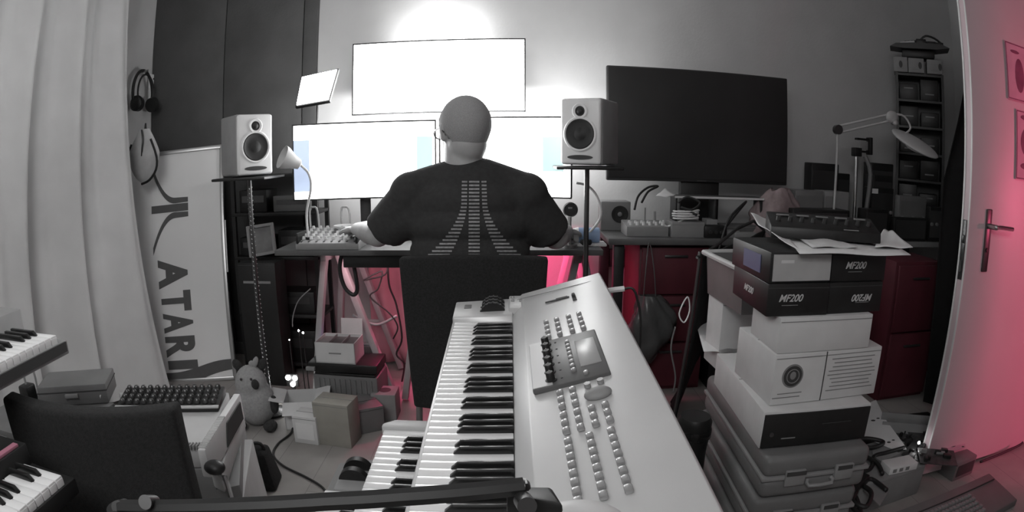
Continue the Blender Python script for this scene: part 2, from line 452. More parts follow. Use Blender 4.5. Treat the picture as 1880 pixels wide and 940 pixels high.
# dark wave and paler strip printed along the bottom
WZ1 = onsign(428, 660)[1]; WZ0 = WZ1 - .085
g = G()
def wv(u, v):
    x = .03 + (Wd - .05) * u
    top = WZ0 + (WZ1 - WZ0) * u + .010 * math.sin(u * 9); bot = top - .055 - .02 * math.sin(u * 3)
    return Vector((x, .003, bot + (top - bot) * v))
g.grid(wv, 24, 2, th=.001); g.make('printed_wave', 'signink', sg)

# headphones and plates on the left wall, cloth pouch on the corner of the board
hp0 = P(262, 172, X=XL + .055)
t = thing('headphones', 'black headphones hanging on a hook on the left wall', 'headphones', hp0)
g = G()
arc = [(0.0, -.085 * math.cos(a) - .0, .085 * math.sin(a)) for a in [R(k) for k in range(-20, 201, 20)]]
g.tube([(x, y, z * 1.3) for x, y, z in arc], .008); g.make('headband', 'black', t)
g = G(); g.tube([(x + .02, y * .82, z * 1.05) for x, y, z in arc], .005); g.make('inner_band', 'black', t)
for s_ in (-1, 1):
    g = G(); g.cyl((0.015, s_ * .075, -.05), (.015, s_ * .05, -.055), .038, .034); g.ball((.015, s_ * .078, -.05), (.034, .012, .036)); g.make('ear_cup', 'black', t)
g = G(); g.cyl((-.038, 0, .10), (.03, 0, .108), .006); g.make('hook', 'steel', t)
t.scale = (1.3, 1.3, 1.3)
t = thing('wall_plate', 'narrow pale plate on the left wall behind the headphones', 'plate', P(278, 168, X=XL + .005))
g = G(); g.box((.008, 0, 0), (.012, .10, .22), bev=.004); g.make('plate', 'white', t)
for z in (-.08, .08):
    g = G(); g.cyl((.014, 0, z), (.018, 0, z), .006); g.make('screw', 'darksteel', t)
pc = P(262, 290, Y=2.84)
t = thing('cloth_pouch', 'pale rounded cloth pouch with black piping hanging over the sign board corner', 'bag', pc)
g = G()
def pouch(u, v):
    a = u * 2 * PI; z = .16 - .30 * v
    wdt = .112 * (max(0.02, math.sin(PI * min(1, .12 + v * .88)))) ** .55 * (.55 + .45 * min(1, v * 2.2))
    return Vector((wdt * math.cos(a) + .018 * (1 - v) * 1, wdt * .42 * math.sin(a), z))
g.grid(pouch, 32, 20); g.make('pouch', 'pouch', t, smooth=True)
g = G(); g.tube([(.02, -.035, .155), (.035, -.044, .10), (.030, -.045, .05), (.024, -.042, .01)], .006); g.tube([(.075, -.02, .10), (.116, -.02, .0), (.110, -.02, -.07), (.06, -.02, -.125), (-.0, -.02, -.145)], .007); g.tube([(-.07, -.02, .08), (-.108, -.02, .0), (-.095, -.02, -.07)], .006); g.make('piping', 'black', t)
g = G(); g.tube([(.02, 0, .15), (.01, .02, .19), (-.01, .05, .17), (.0, .06, .12)], .006); g.make('hanging_loop', 'black', t)

# ================================================================== DESK, TRESTLES
DZ = .785; DY = 2.50
dk = thing('desk', 'long dark desk carrying the monitors, on pale trestles', 'desk', (-.34, DY, 0))
g = G(); g.box((0, .34, DZ - .0125), (1.46, .68, .025), bev=.003); g.make('tabletop', 'desk', dk)
g = G(); g.box((.02, .05, DZ - .055), (.86, .03, .06), bev=.004); g.make('front_rail', 'black', dk)
def trestle(label, legs, beam):
    c0 = (Vector(beam[0]) + Vector(beam[1])) / 2
    t = thing('trestle', label, 'trestle', (c0.x, c0.y, 0)); W_ = T(-c0.x, -c0.y, 0)
    for a, b_ in legs:
        a = Vector(a) - Vector((0, 0, .025)); b_ = Vector(b_) + Vector((0, 0, .012)); d_ = b_ - a
        m_ = frame(d_, (0, 1, 0), o=(a + b_) / 2)
        g = G(); g.box((0, 0, 0), (d_.length, .045, .030), bev=.003, M=W_ @ m_); g.make('leg', 'trestle', t)
    a, b_ = Vector(beam[0]), Vector(beam[1]); d_ = b_ - a
    g = G(); g.box((0, 0, -.03), (d_.length, .03, .06), bev=.003, M=W_ @ frame(d_, Vector((0, 0, 1)).cross(d_), o=(a + b_) / 2)); g.make('top_beam', 'trestle', t)
    for (i, j) in ((0, 1), (2, 3)):
        p = Vector(legs[i][0]).lerp(Vector(legs[i][1]), .62); q_ = Vector(legs[j][0]).lerp(Vector(legs[j][1]), .62)
        g = G(); g.tube([p, q_], .011, smooth=1, M=W_); g.make('stretcher', 'trestle', t)
    return t
bz = DZ - .028
V1 = P(736, 738, Z=.004)
trestle('pale wooden trestle under the left end of the desk', [
    ((-.90, 2.74, bz), (-.98, 2.66, .004)), ((-.84, 2.76, bz), (V1.x - .02, V1.y, .004)),
    ((-.90, 3.06, bz), (-.98, 3.12, .004)), ((-.84, 3.06, bz), (-.62, 3.12, .004))], ((-.90, 2.70, bz), (-.84, 3.12, bz)))
trestle('pale wooden trestle hidden by the chair, one leg crossing the lit floor', [
    ((-.42, 2.78, bz), (V1.x + .02, V1.y + .02, .004)), ((-.38, 2.78, bz), (-.20, 2.72, .004)),
    ((-.42, 3.06, bz), (-.56, 3.14, .004)), ((-.38, 3.06, bz), (-.20, 3.14, .004))], ((-.40, 2.72, bz), (-.40, 3.12, bz)))
trestle('pale wooden trestle under the right end of the desk, lit pink', [
    ((.30, 2.70, bz), (.14, 2.62, .004)), ((.33, 2.70, bz), (.46, 2.60, .004)),
    ((.30, 3.06, bz), (.14, 3.14, .004)), ((.33, 3.06, bz), (.46, 3.14, .004))], ((.30, 2.66, bz), (.34, 3.12, bz)))
# pale cloth backdrop under the desk and storage behind it
g = G()
g.grid(lambda u, v: Vector((-.80 + .72 * u, 3.20 + .012 * math.sin(u * 40), .76 - .74 * v)), 60, 8, th=.004)
tag(g.make('backdrop_cloth', 'pinkcloth', smooth=True), 'pinkish cloth hanging down behind the trestle under the desk', 'cloth')

# ================================================================== MONITORS
def monitor(name, label, loc, rot, wd, ht, zc, bars=(), stand=True, tilt=0, mount=False):
    t = thing(name, label, 'monitor', loc, (0, 0, R(rot)))
    g = G(); g.box((0, .018, zc), (wd, .03, ht), bev=.005); g.box((0, .045, zc), (wd * .45, .03, ht * .5), bev=.01)
    b_ = .007
    for s_ in (-1, 1):
        g.box((s_ * (wd / 2 - b_ / 2), .0, zc), (b_, .012, ht), bev=.001)
        g.box((0, .0, zc + s_ * (ht / 2 - b_ / 2)), (wd, .012, b_), bev=.001)
    g.make('casing', 'monitor', t)
    g = G(); g.box((0, .001, zc), (wd - 2 * b_, .004, ht - 2 * b_)); sc = g.make('screen', 'screen', t)
    for x0, x1, z0, z1, m_ in bars:
        g = G(); W_ = wd - 2 * b_; H_ = ht - 2 * b_
        g.box((-W_ / 2 + W_ * (x0 + x1) / 2, -.0022, zc - H_ / 2 + H_ * (z0 + z1) / 2), (W_ * (x1 - x0), .001, H_ * (z1 - z0))); g.make('window_pane', m_, sc)
    if stand:
        g = G(); g.box((0, .075, zc * .5), (.05, .018, zc), bev=.004); g.make('neck', 'monitor', t)
        g = G(); g.box((0, .15, .006), (.24, .16, .012), bev=.005); g.make('stand_base', 'monitor', t)
    if mount:
        g = G(); g.box((0, .06 + mount / 2, zc), (.05, mount, .05), bev=.004); g.box((0, .058 + mount, zc), (.2, .008, .2), bev=.002); g.make('wall_mount', 'darksteel', t)
    return t
a = P(535, 236, Y=2.62); b_ = P(800, 222, Y=2.72)
monitor('monitor', 'glowing white monitor on the desk left of the man', ((a.x + b_.x) / 2, 2.68, DZ), math.degrees(math.atan2(.10, b_.x - a.x)), math.hypot(b_.x - a.x, .1), .355, 1.172 - DZ,
        bars=((.0, .115, .10, .80, 'screen_blue'), (.875, .985, .35, .80, 'screen_green')))
a = P(806, 222, Y=2.72); b_ = P(1051, 214, Y=2.62)
monitor('monitor', 'glowing white monitor on the desk right of the man', ((a.x + b_.x) / 2, 2.68, DZ), -math.degrees(math.atan2(.10, b_.x - a.x)), math.hypot(b_.x - a.x, .1), .365, 1.175 - DZ,
        bars=((.79, .95, .32, .76, 'screen_green'),))
a = P(648, 81, Y=3.05); b_ = P(965, 74, Y=3.05); zb = P(652, 212, Y=3.05).z
monitor('monitor', 'wide glowing monitor mounted on the wall above the other two', ((a.x + b_.x) / 2, 3.05, 1.0), 0, b_.x - a.x, a.z - zb, (a.z + zb) / 2 - 1.0, stand=False, mount=.19)
# added lights behind the screens; their glow on the wall imitates camera bloom
light('top_bloom_fill', 'AREA', ((a.x + b_.x) / 2, 3.13, a.z - .02), 4.0, (1, 1, 1), .30, .03, target=((a.x + b_.x) / 2, YB, a.z + .10))
light('left_bloom_fill', 'AREA', (-.60, 2.84, 1.25), 9.0, (1, 1, 1), .5, .05, target=(-.60, YB, 1.45))
light('right_bloom_fill', 'AREA', (.02, 2.84, 1.25), 9.0, (1, 1, 1), .5, .05, target=(.02, YB, 1.45))

# tilted light panel on an arm, left of the top monitor
q = [P(553, 141, Y=2.92), P(622, 126, Y=2.92), P(605, 185, Y=2.78), P(542, 196, Y=2.78)]
base = P(576, 222, Y=2.85)
t = thing('light_panel', 'small tilted glowing light panel on a thin arm left of the wall monitor', 'lamp', (base.x, 2.88, DZ))
W0 = T(-base.x, -2.88, -DZ)
def slab(g, q, th, inset=0, off=0):
    c_ = sum(q, Vector()) / 4; n = (q[1] - q[0]).cross(q[3] - q[0]).normalized()
    if n.y < 0: n = -n
    qq = [c_ + (p - c_) * (1 - inset) + n * off for p in q]
    g.hexa([p + n * th for p in qq] + qq, M=W0)
g = G(); slab(g, q, .016); g.make('housing', 'black', t)
g = G(); slab(g, q, .003, inset=.07, off=-.004); g.make('diffuser', 'screen', t)
cq = sum(q, Vector()) / 4
g = G(); g.tube([cq + Vector((0, .03, 0)), (base.x, 2.90, 1.30), (base.x - .01, 2.90, 1.0), (base.x - .01, 2.90, DZ + .02)], .006, M=W0); g.cyl((0, .02, 0), (0, .02, .02), .05); g.make('arm', 'darksteel', t)

# ================================================================== SPEAKERS
def speaker(name, label, loc, rot, wd=.178, ht=.275, dp=.225, sidem='spkside'):
    t = thing(name, label, 'speaker', loc, (0, 0, R(rot)))
    g = G(); g.box((0, dp / 2 + .012, ht / 2), (wd, dp, ht), bev=.010, seg=3); g.make('cabinet', sidem, t)
    g = G(); g.box((0, .006, ht / 2), (wd - .006, .026, ht - .006), bev=.011, seg=3); bf = g.make('front_baffle', 'spk', t)
    FM = T(0, -.008, 0) @ RX(90)
    zt = ht * .80; zw = ht * .46
    g = G(); g.lathe([(.022, 0), (.032, .001), (.034, .006), (.030, .009), (.021, .007)], M=T(0, -.005, zt) @ RX(90), cap=False); tw = g.make('tweeter_ring', 'spk', t)
    g = G(); g.lathe([(.021, .0), (.021, .003), (.014, .004), (.011, .008), (.004, .011), (0, .0115)], M=T(0, -.0065, zt) @ RX(90)); g.make('tweeter', 'cone', t)
    g = G(); g.lathe([(.062, 0), (.072, .001), (.073, .005), (.068, .009), (.062, .008)], M=T(0, -.005, zw) @ RX(90), seg=40, cap=False); g.make('woofer_ring', 'spk', t)
    g = G(); g.lathe([(.063, .0), (.063, .006), (.058, .0085), (.052, .006), (.028, .002), (.024, .004), (.012, .009), (0, .010)], M=T(0, -.0065, zw) @ RX(90), seg=40); g.make('woofer', 'cone', t)
    g = G(); g.prism([(.055 * math.cos(k * PI / 12) * (1 if abs(math.cos(k * PI / 12)) > .1 else 1), .0095 * math.sin(k * PI / 12)) for k in range(24)], .003, M=T(0, -.0068, ht * .115) @ RX(90)); g.make('port_slot', 'ink', t)
    return t
lp = P(469, 322, Y=2.47)
speaker('studio_speaker', 'white-fronted studio speaker on the thin stand beside the sign board', (lp.x, 2.47, lp.z), 46)
rp = P(1066, 303, Y=2.42)
speaker('studio_speaker', 'white-fronted studio speaker in front of the dark television', (rp.x, 2.42, rp.z), -27)
def spk_stand(name, label, x, y, z, foot, wrap=True):
    t = thing(name, label, 'speaker stand', (x, y, 0))
    g = G(); g.box((0, 0, z - .008), (.27, .25, .012), bev=.004); g.make('top_plate', 'black', t)
    g = G(); g.cyl((foot[0], foot[1], .02), (foot[0] * .2, foot[1] * .2, z - .012), .011); g.make('pole', 'darksteel', t)
    if wrap:
        n = 150; pts = []
        for k in range(n + 1):
            f = k / n; px_ = foot[0] * (1 - f * .8); py_ = foot[1] * (1 - f * .8); a = k * 2.1
            pts.append((px_ + .011 * math.cos(a), py_ + .011 * math.sin(a), .05 + (z - .1) * f))
        g = G(); g.tube(pts, .0045, seg=6, smooth=1); g.make('wrapped_cable', 'whitecable', t)
    g = G(); g.lathe([(.075, 0), (.075, .012), (.03, .022), (.02, .03)], M=T(foot[0], foot[1], 0)); g.make('stand_base', 'black', t)
spk_stand('speaker_stand', 'thin stand wrapped in pale cable under the left studio speaker', P(457, 335, Y=2.50).x, 2.50, lp.z - .003, (P(492, 700, Y=2.46).x - P(457, 335, Y=2.50).x, -.04))
spk_stand('speaker_stand', 'dark stand under the right studio speaker', P(1076, 330, Y=2.49).x, 2.47, rp.z - .003, (.0, -.02), wrap=False)

# ================================================================== gooseneck lamps on the desk
def goose(name, label, base, pts, head=None):
    t = thing(name, label, 'lamp', base)
    W_ = T(-base[0], -base[1], -base[2])
    g = G(); g.box((0, 0, .015), (.05, .06, .03), bev=.006); g.cyl((0, 0, .03), (0, 0, .05), .012); g.make('clamp', 'black', t)
    g = G(); g.tube([Vector(base) + Vector((0, 0, .04))] + pts, .0055, seg=10, smooth=6, M=W_); g.make('gooseneck', 'whitecable', t)
    if head:
        p, q_ = head
        d_ = (Vector(q_) - Vector(p)).normalized(); m_ = d_.to_track_quat('Z', 'Y').to_matrix().to_4x4(); m_.translation = Vector(p)
        L = (Vector(q_) - Vector(p)).length
        g = G(); g.lathe([(.012, -.005), (.022, 0), (.030, L * .35), (.048, L * .8), (.052, L), (.049, L), (.028, L * .35), (.010, .01)], M=W_ @ m_); g.make('shade', 'pale', t)
b0 = P(563, 446, Z=DZ); b0.y = min(b0.y, 2.62); b0 = Vector((P(566, 436, Y=2.56).x, 2.56, DZ))
goose('gooseneck_lamp', 'desk lamp with pale cone shade beside the left studio speaker', b0,
      [P(563, 390, Y=2.54), P(571, 345, Y=2.50), P(566, 318, Y=2.47), P(548, 300, Y=2.45)], head=(P(549, 302, Y=2.45), P(518, 288, Y=2.40)))
b1 = Vector((P(1101, 430, Y=2.60).x - .06, 2.62, DZ))
goose('gooseneck_lamp', 'bare white curved gooseneck rising right of the right monitor', b1,
      [P(1102, 400, Y=2.60), P(1098, 365, Y=2.60), P(1080, 342, Y=2.60), P(1058, 336, Y=2.60)])

# ================================================================== television and workbench
a = P(1114, 121, Y=3.0); b_ = P(1446, 147, Y=3.0); c_ = P(1112, 329, Y=3.0)
tw, thh, zc = b_.x - a.x, a.z - c_.z + .01, (a.z + c_.z) / 2
BZ = .80
t = thing('television', 'large dark switched-off television on the workbench', 'television', ((a.x + b_.x) / 2, 3.0, BZ + .012))
z_ = zc - BZ - .012
g = G(); g.box((0, .02, z_), (tw, .035, thh), bev=.006); g.box((0, .05, z_ - .05), (tw * .6, .04, thh * .55), bev=.012); g.make('casing', 'monitor', t)
g = G(); g.box((0, .001, z_ + .004), (tw - .018, .006, thh - .026)); g.make('screen', 'tvscreen', t)
g = G(); g.box((0, .05, (z_ - thh / 2) / 2 + .01), (.22, .04, z_ - thh / 2 + .03), bev=.006); g.make('neck', 'black', t)
g = G(); g.box((0, .05, .0), (.56, .16, .02), bev=.008); g.make('stand_base', 'blackgloss', t)
g = G(); g.box((0, -.002, z_ - thh / 2 + .007), (.05, .003, .005)); g.make('logo_bar', 'darksteel', t)

wb = thing('workbench', 'long dark workbench along the back wall under the television', 'workbench', (.45, 2.74, 0))
g = G(); g.box((1.10, .27, BZ - .016), (2.20, .54, .032), bev=.004); g.make('worktop', 'desk', wb)
for x in (.06, 2.14):
    for y in (.06, .50):
        g = G(); g.box((x, y, (BZ - .032) / 2), (.05, .05, BZ - .032), bev=.004); g.make('leg', 'black', wb)
g = G(); g.box((1.1, .50, .62), (2.05, .03, .10), bev=.003); g.make('back_rail', 'black', wb)
g = G(); g.box((1.9, -.003, BZ - .016), (.5, .006, .030)); g.make('pale_edge_strip', 'greyplastic', wb)

# ================================================================== CHAIRS
def office_chair(label, loc, rot, wt, wb_, ztop, zbot, seat, lean=0, curve=.03, crown=.012):
    t = thing('chair', label, 'chair', loc, (0, 0, R(rot)))
    def bk(u, v, off=0):
        z = ztop + (zbot - ztop) * v; w_ = wt + (wb_ - wt) * v
        x = (u - .5) * w_
        y = curve * (1 - (2 * u - 1) ** 2) * -1 + lean * (ztop - z) + off
        return Vector((x, y, z + crown * (1 - (2 * u - 1) ** 2) * (1 - v)))
    g = G(); b = bmesh.new(); nu, nv = 20, 10
    F = [[b.verts.new(bk(i / nu, j / nv, -.025)) for j in range(nv + 1)] for i in range(nu + 1)]
    K = [[b.verts.new(bk(i / nu, j / nv, .025)) for j in range(nv + 1)] for i in range(nu + 1)]
    for i in range(nu):
        for j in range(nv):
            b.faces.new((F[i][j], F[i + 1][j], F[i + 1][j + 1], F[i][j + 1])); b.faces.new((K[i][j], K[i][j + 1], K[i + 1][j + 1], K[i + 1][j]))
    for i in range(nu):
        for j, fl_ in ((0, 1), (nv, 0)): b.faces.new((F[i][j], K[i][j], K[i + 1][j], F[i + 1][j]))
    for j in range(nv):
        for i in (0, nu): b.faces.new((F[i][j], F[i][j + 1], K[i][j + 1], K[i][j]))
    bmesh.ops.recalc_face_normals(b, faces=b.faces)
    bmesh.ops.bevel(b, geom=[e for e in b.edges if e.calc_face_angle(0) > 1.0], offset=.010, segments=3, profile=.5, affect='EDGES')
    g.put(b); g.make('backrest', 'blackfab', t, smooth=True)
    g = G(); g.box((0, .06 + .22 + lean * .3, seat - .04), (wt * .98, .46, .08), bev=.03, seg=3); g.make('seat', 'blackfab', t)
    for sx in (-1, 1):
        for sy in (.05, .44):
            g = G(); g.cyl((sx * wt * .42, sy + lean * .3, seat - .07), (sx * wt * .45, sy + (.03 if sy > .2 else -.03) + lean * .3, 0), .012); g.make('leg', 'steel', t)
    return t
office_chair('black upholstered chair the man sits on, seen from behind', (P(868, 475, Y=1.90).x, 1.92, 0), 0, P(1005, 475, Y=1.9).x - P(730, 475, Y=1.9).x, .43, P(868, 474, Y=1.9).z, .33, .44)
ca = P(12, 722, Z=.76); cb = P(325, 742, Z=.76)
office_chair('empty black upholstered chair in the left foreground', ((ca.x + cb.x) / 2, (ca.y + cb.y) / 2, 0), 180 + math.degrees(math.atan2(cb.y - ca.y, cb.x - ca.x)), (cb - ca).length, (cb - ca).length * 1.0, .76, .30, .43, lean=.0, curve=-.03, crown=-.008)

# ================================================================== MAN
def tcap(g, a, b_, ra, rb, flat=False):
    a, b_ = Vector(a), Vector(b_)
    g.cyl(a, b_, ra, rb, seg=24)
    if not flat:
        g.ball(a, ra, seg=24); g.ball(b_, rb, seg=24)
def fused(name, g, m, parent, vox=.007, sm=6, it=.5):
    o = g.make(name, m, parent, smooth=True)
    rm = o.modifiers.new('r', 'REMESH'); rm.mode = 'VOXEL'; rm.voxel_size = vox; rm.use_smooth_shade = True
    s_ = o.modifiers.new('s', 'SMOOTH'); s_.factor = it; s_.iterations = sm
    dg = bpy.context.evaluated_depsgraph_get(); dg.update()
    me = bpy.data.meshes.new_from_object(o.evaluated_get(dg)); me.name = name
    o.modifiers.clear(); o.data = me
    for p in me.polygons: p.use_smooth = True
    return o
MX, MY = P(862, 400, Y=2.16).x, 2.16
man = thing('person', 'person in a dark T-shirt sitting at the desk, seen from behind, wearing glasses', 'person', (MX, MY, 0))
def L(v): v = Vector(v); return Vector((v.x - MX, v.y - MY, v.z))
shL = L(P(757, 354, Y=2.16)); shR = L(P(964, 356, Y=2.16))
elL = L(P(694, 430, Y=2.22)); elR = L(P(1020, 434, Y=2.24))
haL = L(P(656, 421, Y=2.46)); haR = L(P(1040, 424, Y=2.50))
hd = L(P(851, 240, Y=2.17)); nk = L(P(851, 296, Y=2.16))
hipz = .585
# build the forearms and the hands
def hand(g, wrist, fwd, up, side, mir, curl=.5):
    fwd = Vector(fwd).normalized(); up = Vector(up); side = fwd.cross(up).normalized() * mir; up = side.cross(fwd).normalized() * mir
    pal = wrist + fwd * .05
    m_ = Matrix((side, fwd, up)).transposed().to_4x4(); m_.translation = pal
    g.ball((0, 0, 0), (.040, .052, .016), M=m_)
    for k, (dx, ln) in enumerate(((-.030, .058), (-.010, .068), (.011, .064), (.030, .050))):
        p0 = pal + side * dx + fwd * .035; p1 = p0 + fwd * ln * .5 + up * .008; p2 = p1 + fwd * ln * .32 - up * ln * curl * .45; p3 = p2 + fwd * ln * .12 - up * ln * .30
        tcap(g, p0, p1, .0095, .0088); tcap(g, p1, p2, .0088, .0080); tcap(g, p2, p3, .0080, .0070)
    p0 = pal - side * .030 - fwd * .02; p1 = p0 - side * .026 + fwd * .030 - up * .006; p2 = p1 - side * .006 + fwd * .030 - up * .008
    tcap(g, p0, p1, .013, .010); tcap(g, p1, p2, .010, .0085)
def body(g, k=0.0, arms=True, head=True, legs=True):
    # torso
    for z, w_, d_, y in ((hipz - .04, .200, .150, -.03), (hipz + .07, .190, .150, -.03), (.74, .200, .140, -.02), (.84, .208, .140, -.012), (.94, .215, .138, -.004), (1.02, .205, .125, 0), (1.08, .155, .095, .004)):
        g.ball((0, y, z), (w_ + k, d_ + k, .095 + k * .5), seg=32)
    for sgn, sh in ((-1, shL), (1, shR)):
        g.ball(sh, (.072 + k, .072 + k, .066 + k), seg=24)
        tcap(g, (sgn * .05, 0, nk.z - .065), sh + Vector((-sgn * .01, 0, .015)), .062 + k, .052 + k)      # trapezius slope
        tcap(g, (sgn * .10, .0, .98), sh + Vector((-sgn * .03, 0, -.03)), .09 + k, .07 + k)
if True:
    g = G(); body(g)
    hd0 = hd
    for sgn, sh, el, ha in ((-1, shL, elL, haL), (1, shR, elR, haR)):
        tcap(g, sh, el, .060, .048)
        tcap(g, el, el.lerp(ha, .40), .050, .047); tcap(g, el.lerp(ha, .40), ha, .047, .029)
    hand(g, haL, (-.50, 1, -.12), (0, 0, 1), None, 1)
    hand(g, haR, (.10, 1, -.22), (0, 0, 1), None, -1)
    # neck and head
    tcap(g, (nk.x, nk.y + .0, nk.z - .07), (hd.x, hd.y - .005, hd.z - .03), .072, .068)
    yaw = R(32)
    HM = T(hd.x, hd.y, hd.z) @ Matrix.Rotation(yaw, 4, 'Z') @ RX(-6) @ Matrix.Scale(1.06, 4)
    g.ball((0, -.012, .020), (.083, .099, .096), M=HM, seg=32); g.ball((0, -.022, -.045), (.068, .068, .075), M=HM, seg=28)
    g.ball((0, .028, -.035), (.062, .072, .078), M=HM, seg=28)
    g.ball((0, .060, -.082), (.034, .034, .028), M=HM)
    g.ball((0, .095, -.012), (.012, .022, .026), M=HM); g.ball((0, .106, -.028), (.015, .014, .011), M=HM)
    g.ball((0, .088, -.060), (.024, .010, .006), M=HM); g.ball((0, .086, -.068), (.020, .010, .006), M=HM)
    for s_ in (-1, 1):
        g.ball((s_ * .079, .004, -.005), (.009, .020, .033), M=HM); g.ball((s_ * .086, -.006, .004), (.006, .014, .022), M=HM)
        g.ball((s_ * .030, .078, .010), (.018, .014, .012), M=HM)
        tcap(g, (s_ * .10, .02, hipz + .0), (s_ * .14, .42, .545), .095, .062)
        tcap(g, (s_ * .14, .42, .53), (s_ * .15, .40, .09), .058, .038)
        tcap(g, (s_ * .15, .38, .04), (s_ * .16, .54, .03), .036, .030)
    bd = fused('body', g, 'skin', man, vox=.006, sm=5)
    # T-shirt
    g = G(); body(g, .014)
    for sgn, sh, el in ((-1, shL, elL), (1, shR, elR)):
        tcap(g, sh + Vector((0, 0, -.006)), sh.lerp(el, .86) + Vector((-sgn * .008, 0, -.010)), .078, .086, flat=True)
        tcap(g, (sh.x * .8, 0, sh.z - .07), sh.lerp(el, .62) + Vector((0, 0, -.02)), .085, .080)
    tcap(g, (nk.x, nk.y, nk.z - .10), (nk.x, nk.y + .004, nk.z - .012), .09, .070, flat=True)
    shirt = fused('t_shirt', g, 'shirt', man, vox=.008, sm=7)
    # trousers and shoes
    g = G()
    g.ball((0, -.03, hipz - .01), (.212, .162, .10), seg=32)
    for s_ in (-1, 1):
        tcap(g, (s_ * .10, .02, hipz), (s_ * .14, .42, .545), .107, .074); tcap(g, (s_ * .14, .42, .53), (s_ * .15, .40, .11), .070, .056, flat=True)
    fused('trousers', g, 'trousers', man, vox=.010, sm=5)
    for s_ in (-1, 1):
        g = G(); g.ball((s_ * .155, .45, .045), (.048, .125, .045), seg=24); g.box((s_ * .155, .45, .012), (.088, .25, .02), bev=.01); g.make('shoe', 'black', man, smooth=True)
    # short hair over the back and crown of the head
    g = G(); b = bmesh.new(); bmesh.ops.create_uvsphere(b, u_segments=40, v_segments=28, radius=1)
    for v in b.verts:
        z = v.co.z; k = 1 if z > -.2 else 1 - .12 * min(1, (-.2 - z) / .6)
        v.co = Vector((v.co.x * .0862 * k, v.co.y * .1020 * k - .014, z * (.0985 if z > 0 else .125) + .022))
    bmesh.ops.delete(b, geom=[v for v in b.verts if v.co.z < -.075 + max(0, v.co.y + .05) * 1.35 or v.co.y > .055 + (v.co.z - .05) * .2], context='VERTS')
    bmesh.ops.solidify(b, geom=list(b.faces), thickness=.006)
    g.put(b, HM); g.make('hair', 'hair', man, smooth=True)
    # glasses
    gl = G()
    for s_ in (-1, 1):
        gl.tube([(s_ * (.034) + .026 * math.cos(a), .112, .004 + .019 * math.sin(a)) for a in [2 * PI * k / 14 for k in range(14)]], .0022, smooth=2, closed=True, M=HM)
        gl.tube([(s_ * .062, .110, .008), (s_ * .083, .06, .008), (s_ * .088, .0, .008), (s_ * .086, -.02, -.008)], .0022, M=HM)
    gl.tube([(-.010, .114, .006), (0, .117, .009), (.010, .114, .006)], .002, M=HM)
    gl.make('glasses', 'glass', man)
    # striped print on the back of the shirt, laid onto the cloth
    bvh = BVHTree.FromPolygons([v.co.copy() for v in shirt.data.vertices], [tuple(p.vertices) for p in shirt.data.polygons])
    def on_back(px, py):
        d_ = ray(px, py); o_ = L((0, 0, CAMZ)) + d_ * 1.2
        h = bvh.ray_cast(o_, d_)
        return None if h[0] is None else h[0] - d_ * .003
    b = bmesh.new(); rows = 21
    for i in range(rows):
        t_ = i / (rows - 1); y0 = 334 + 134 * t_ - 2
        hh = 3.3
        f = max(0, (t_ - .30) / .70) ** 1.75
        segs = [(861 - 1 * t_, 880 + 1 * t_)]
        segs.append((848 - 4 * t_ - 58 * f, 858 - 2 * t_ - 30 * f))
        segs.append((884 + 4 * t_ + 28 * f, 893 + 5 * t_ + 58 * f))
        for xa, xb in segs:
            n = 5; up_ = []; lo_ = []
            for k in range(n + 1):
                x = xa + (xb - xa) * k / n
                p, q_ = on_back(x, y0), on_back(x, y0 + hh)
                if p is None or q_ is None: break
                up_.append(b.verts.new(p)); lo_.append(b.verts.new(q_))
            for k in range(len(up_) - 1): b.faces.new((up_[k], up_[k + 1], lo_[k + 1], lo_[k]))
    g = G(); g.put(b); pr = g.make('shirt_print', 'print', man)

# ================================================================== SYNTHESIZERS
def keys(root, x0, y0, z, n, first, pitch=.0223, wl=.148, bl=.098, hollow=0):
    # white key fronts at x0, keys running away along +x; bass end at y0, running towards -y. first: 0=C .. 6=B
    gw = G(); gw.box((wl / 2, -pitch / 2, -.008), (wl, pitch - .0014, .018), bev=.0025); gw.box((.004, -pitch / 2, -.014), (.010, pitch - .0014, .022), bev=.002)
    w0 = gw.make('white_key', 'key_w', root); w0.location = (x0, y0, z)
    gb = G(); gb.hexa([(0, -.0055, 0), (bl, -.0055, 0), (bl, .0055, 0), (0, .0055, 0), (.012, -.0042, .012), (bl, -.0042, .012), (bl, .0042, .012), (.012, .0042, .012)], bev=.0012)
    b0_ = None
    for i in range(n):
        if i: shared('white_key', w0, root, (x0, y0 - i * pitch, z))
        if (first + i) % 7 in (0, 1, 3, 4, 5) and i < n - 1:
            lc = (x0 + wl - bl, y0 - (i + 1) * pitch, z)
            if b0_ is None: b0_ = gb.make('black_key', 'key_b', root); b0_.location = lc
            else: shared('black_key', b0_, root, lc)
syn = thing('synthesizer', 'large silver synthesizer with many buttons running from the foreground towards the man', 'synthesizer', (-.148, 1.652, .78))
syn.rotation_euler = Euler((.065, -.016, .003))
W_ = .392; LN = 1.30; YT = -.055
def pz(x): return .035 + (x - .16) * .24
g = G()
g.prism([(0, -.045), (W_, -.045), (W_, pz(W_) - .012), (.18, -.022), (.0, -.018)][::-1], LN, M=T(0, YT, 0) @ RX(90)); g.make('chassis', 'silver_dark', syn)
g = G()   # sloping control panel
g.prism([(.149, -.02), (.149, .008), (.176, .034), (W_ - .006, pz(W_)), (W_, pz(W_) - .006), (W_, -.02)], LN, M=T(0, YT, 0) @ RX(90), bev=.002); pn = g.make('control_panel', 'silver', syn)
g = G(); g.box((-.004, YT - LN / 2, -.026), (.010, LN, .030), bev=.004); g.make('front_lip', 'silver', syn)
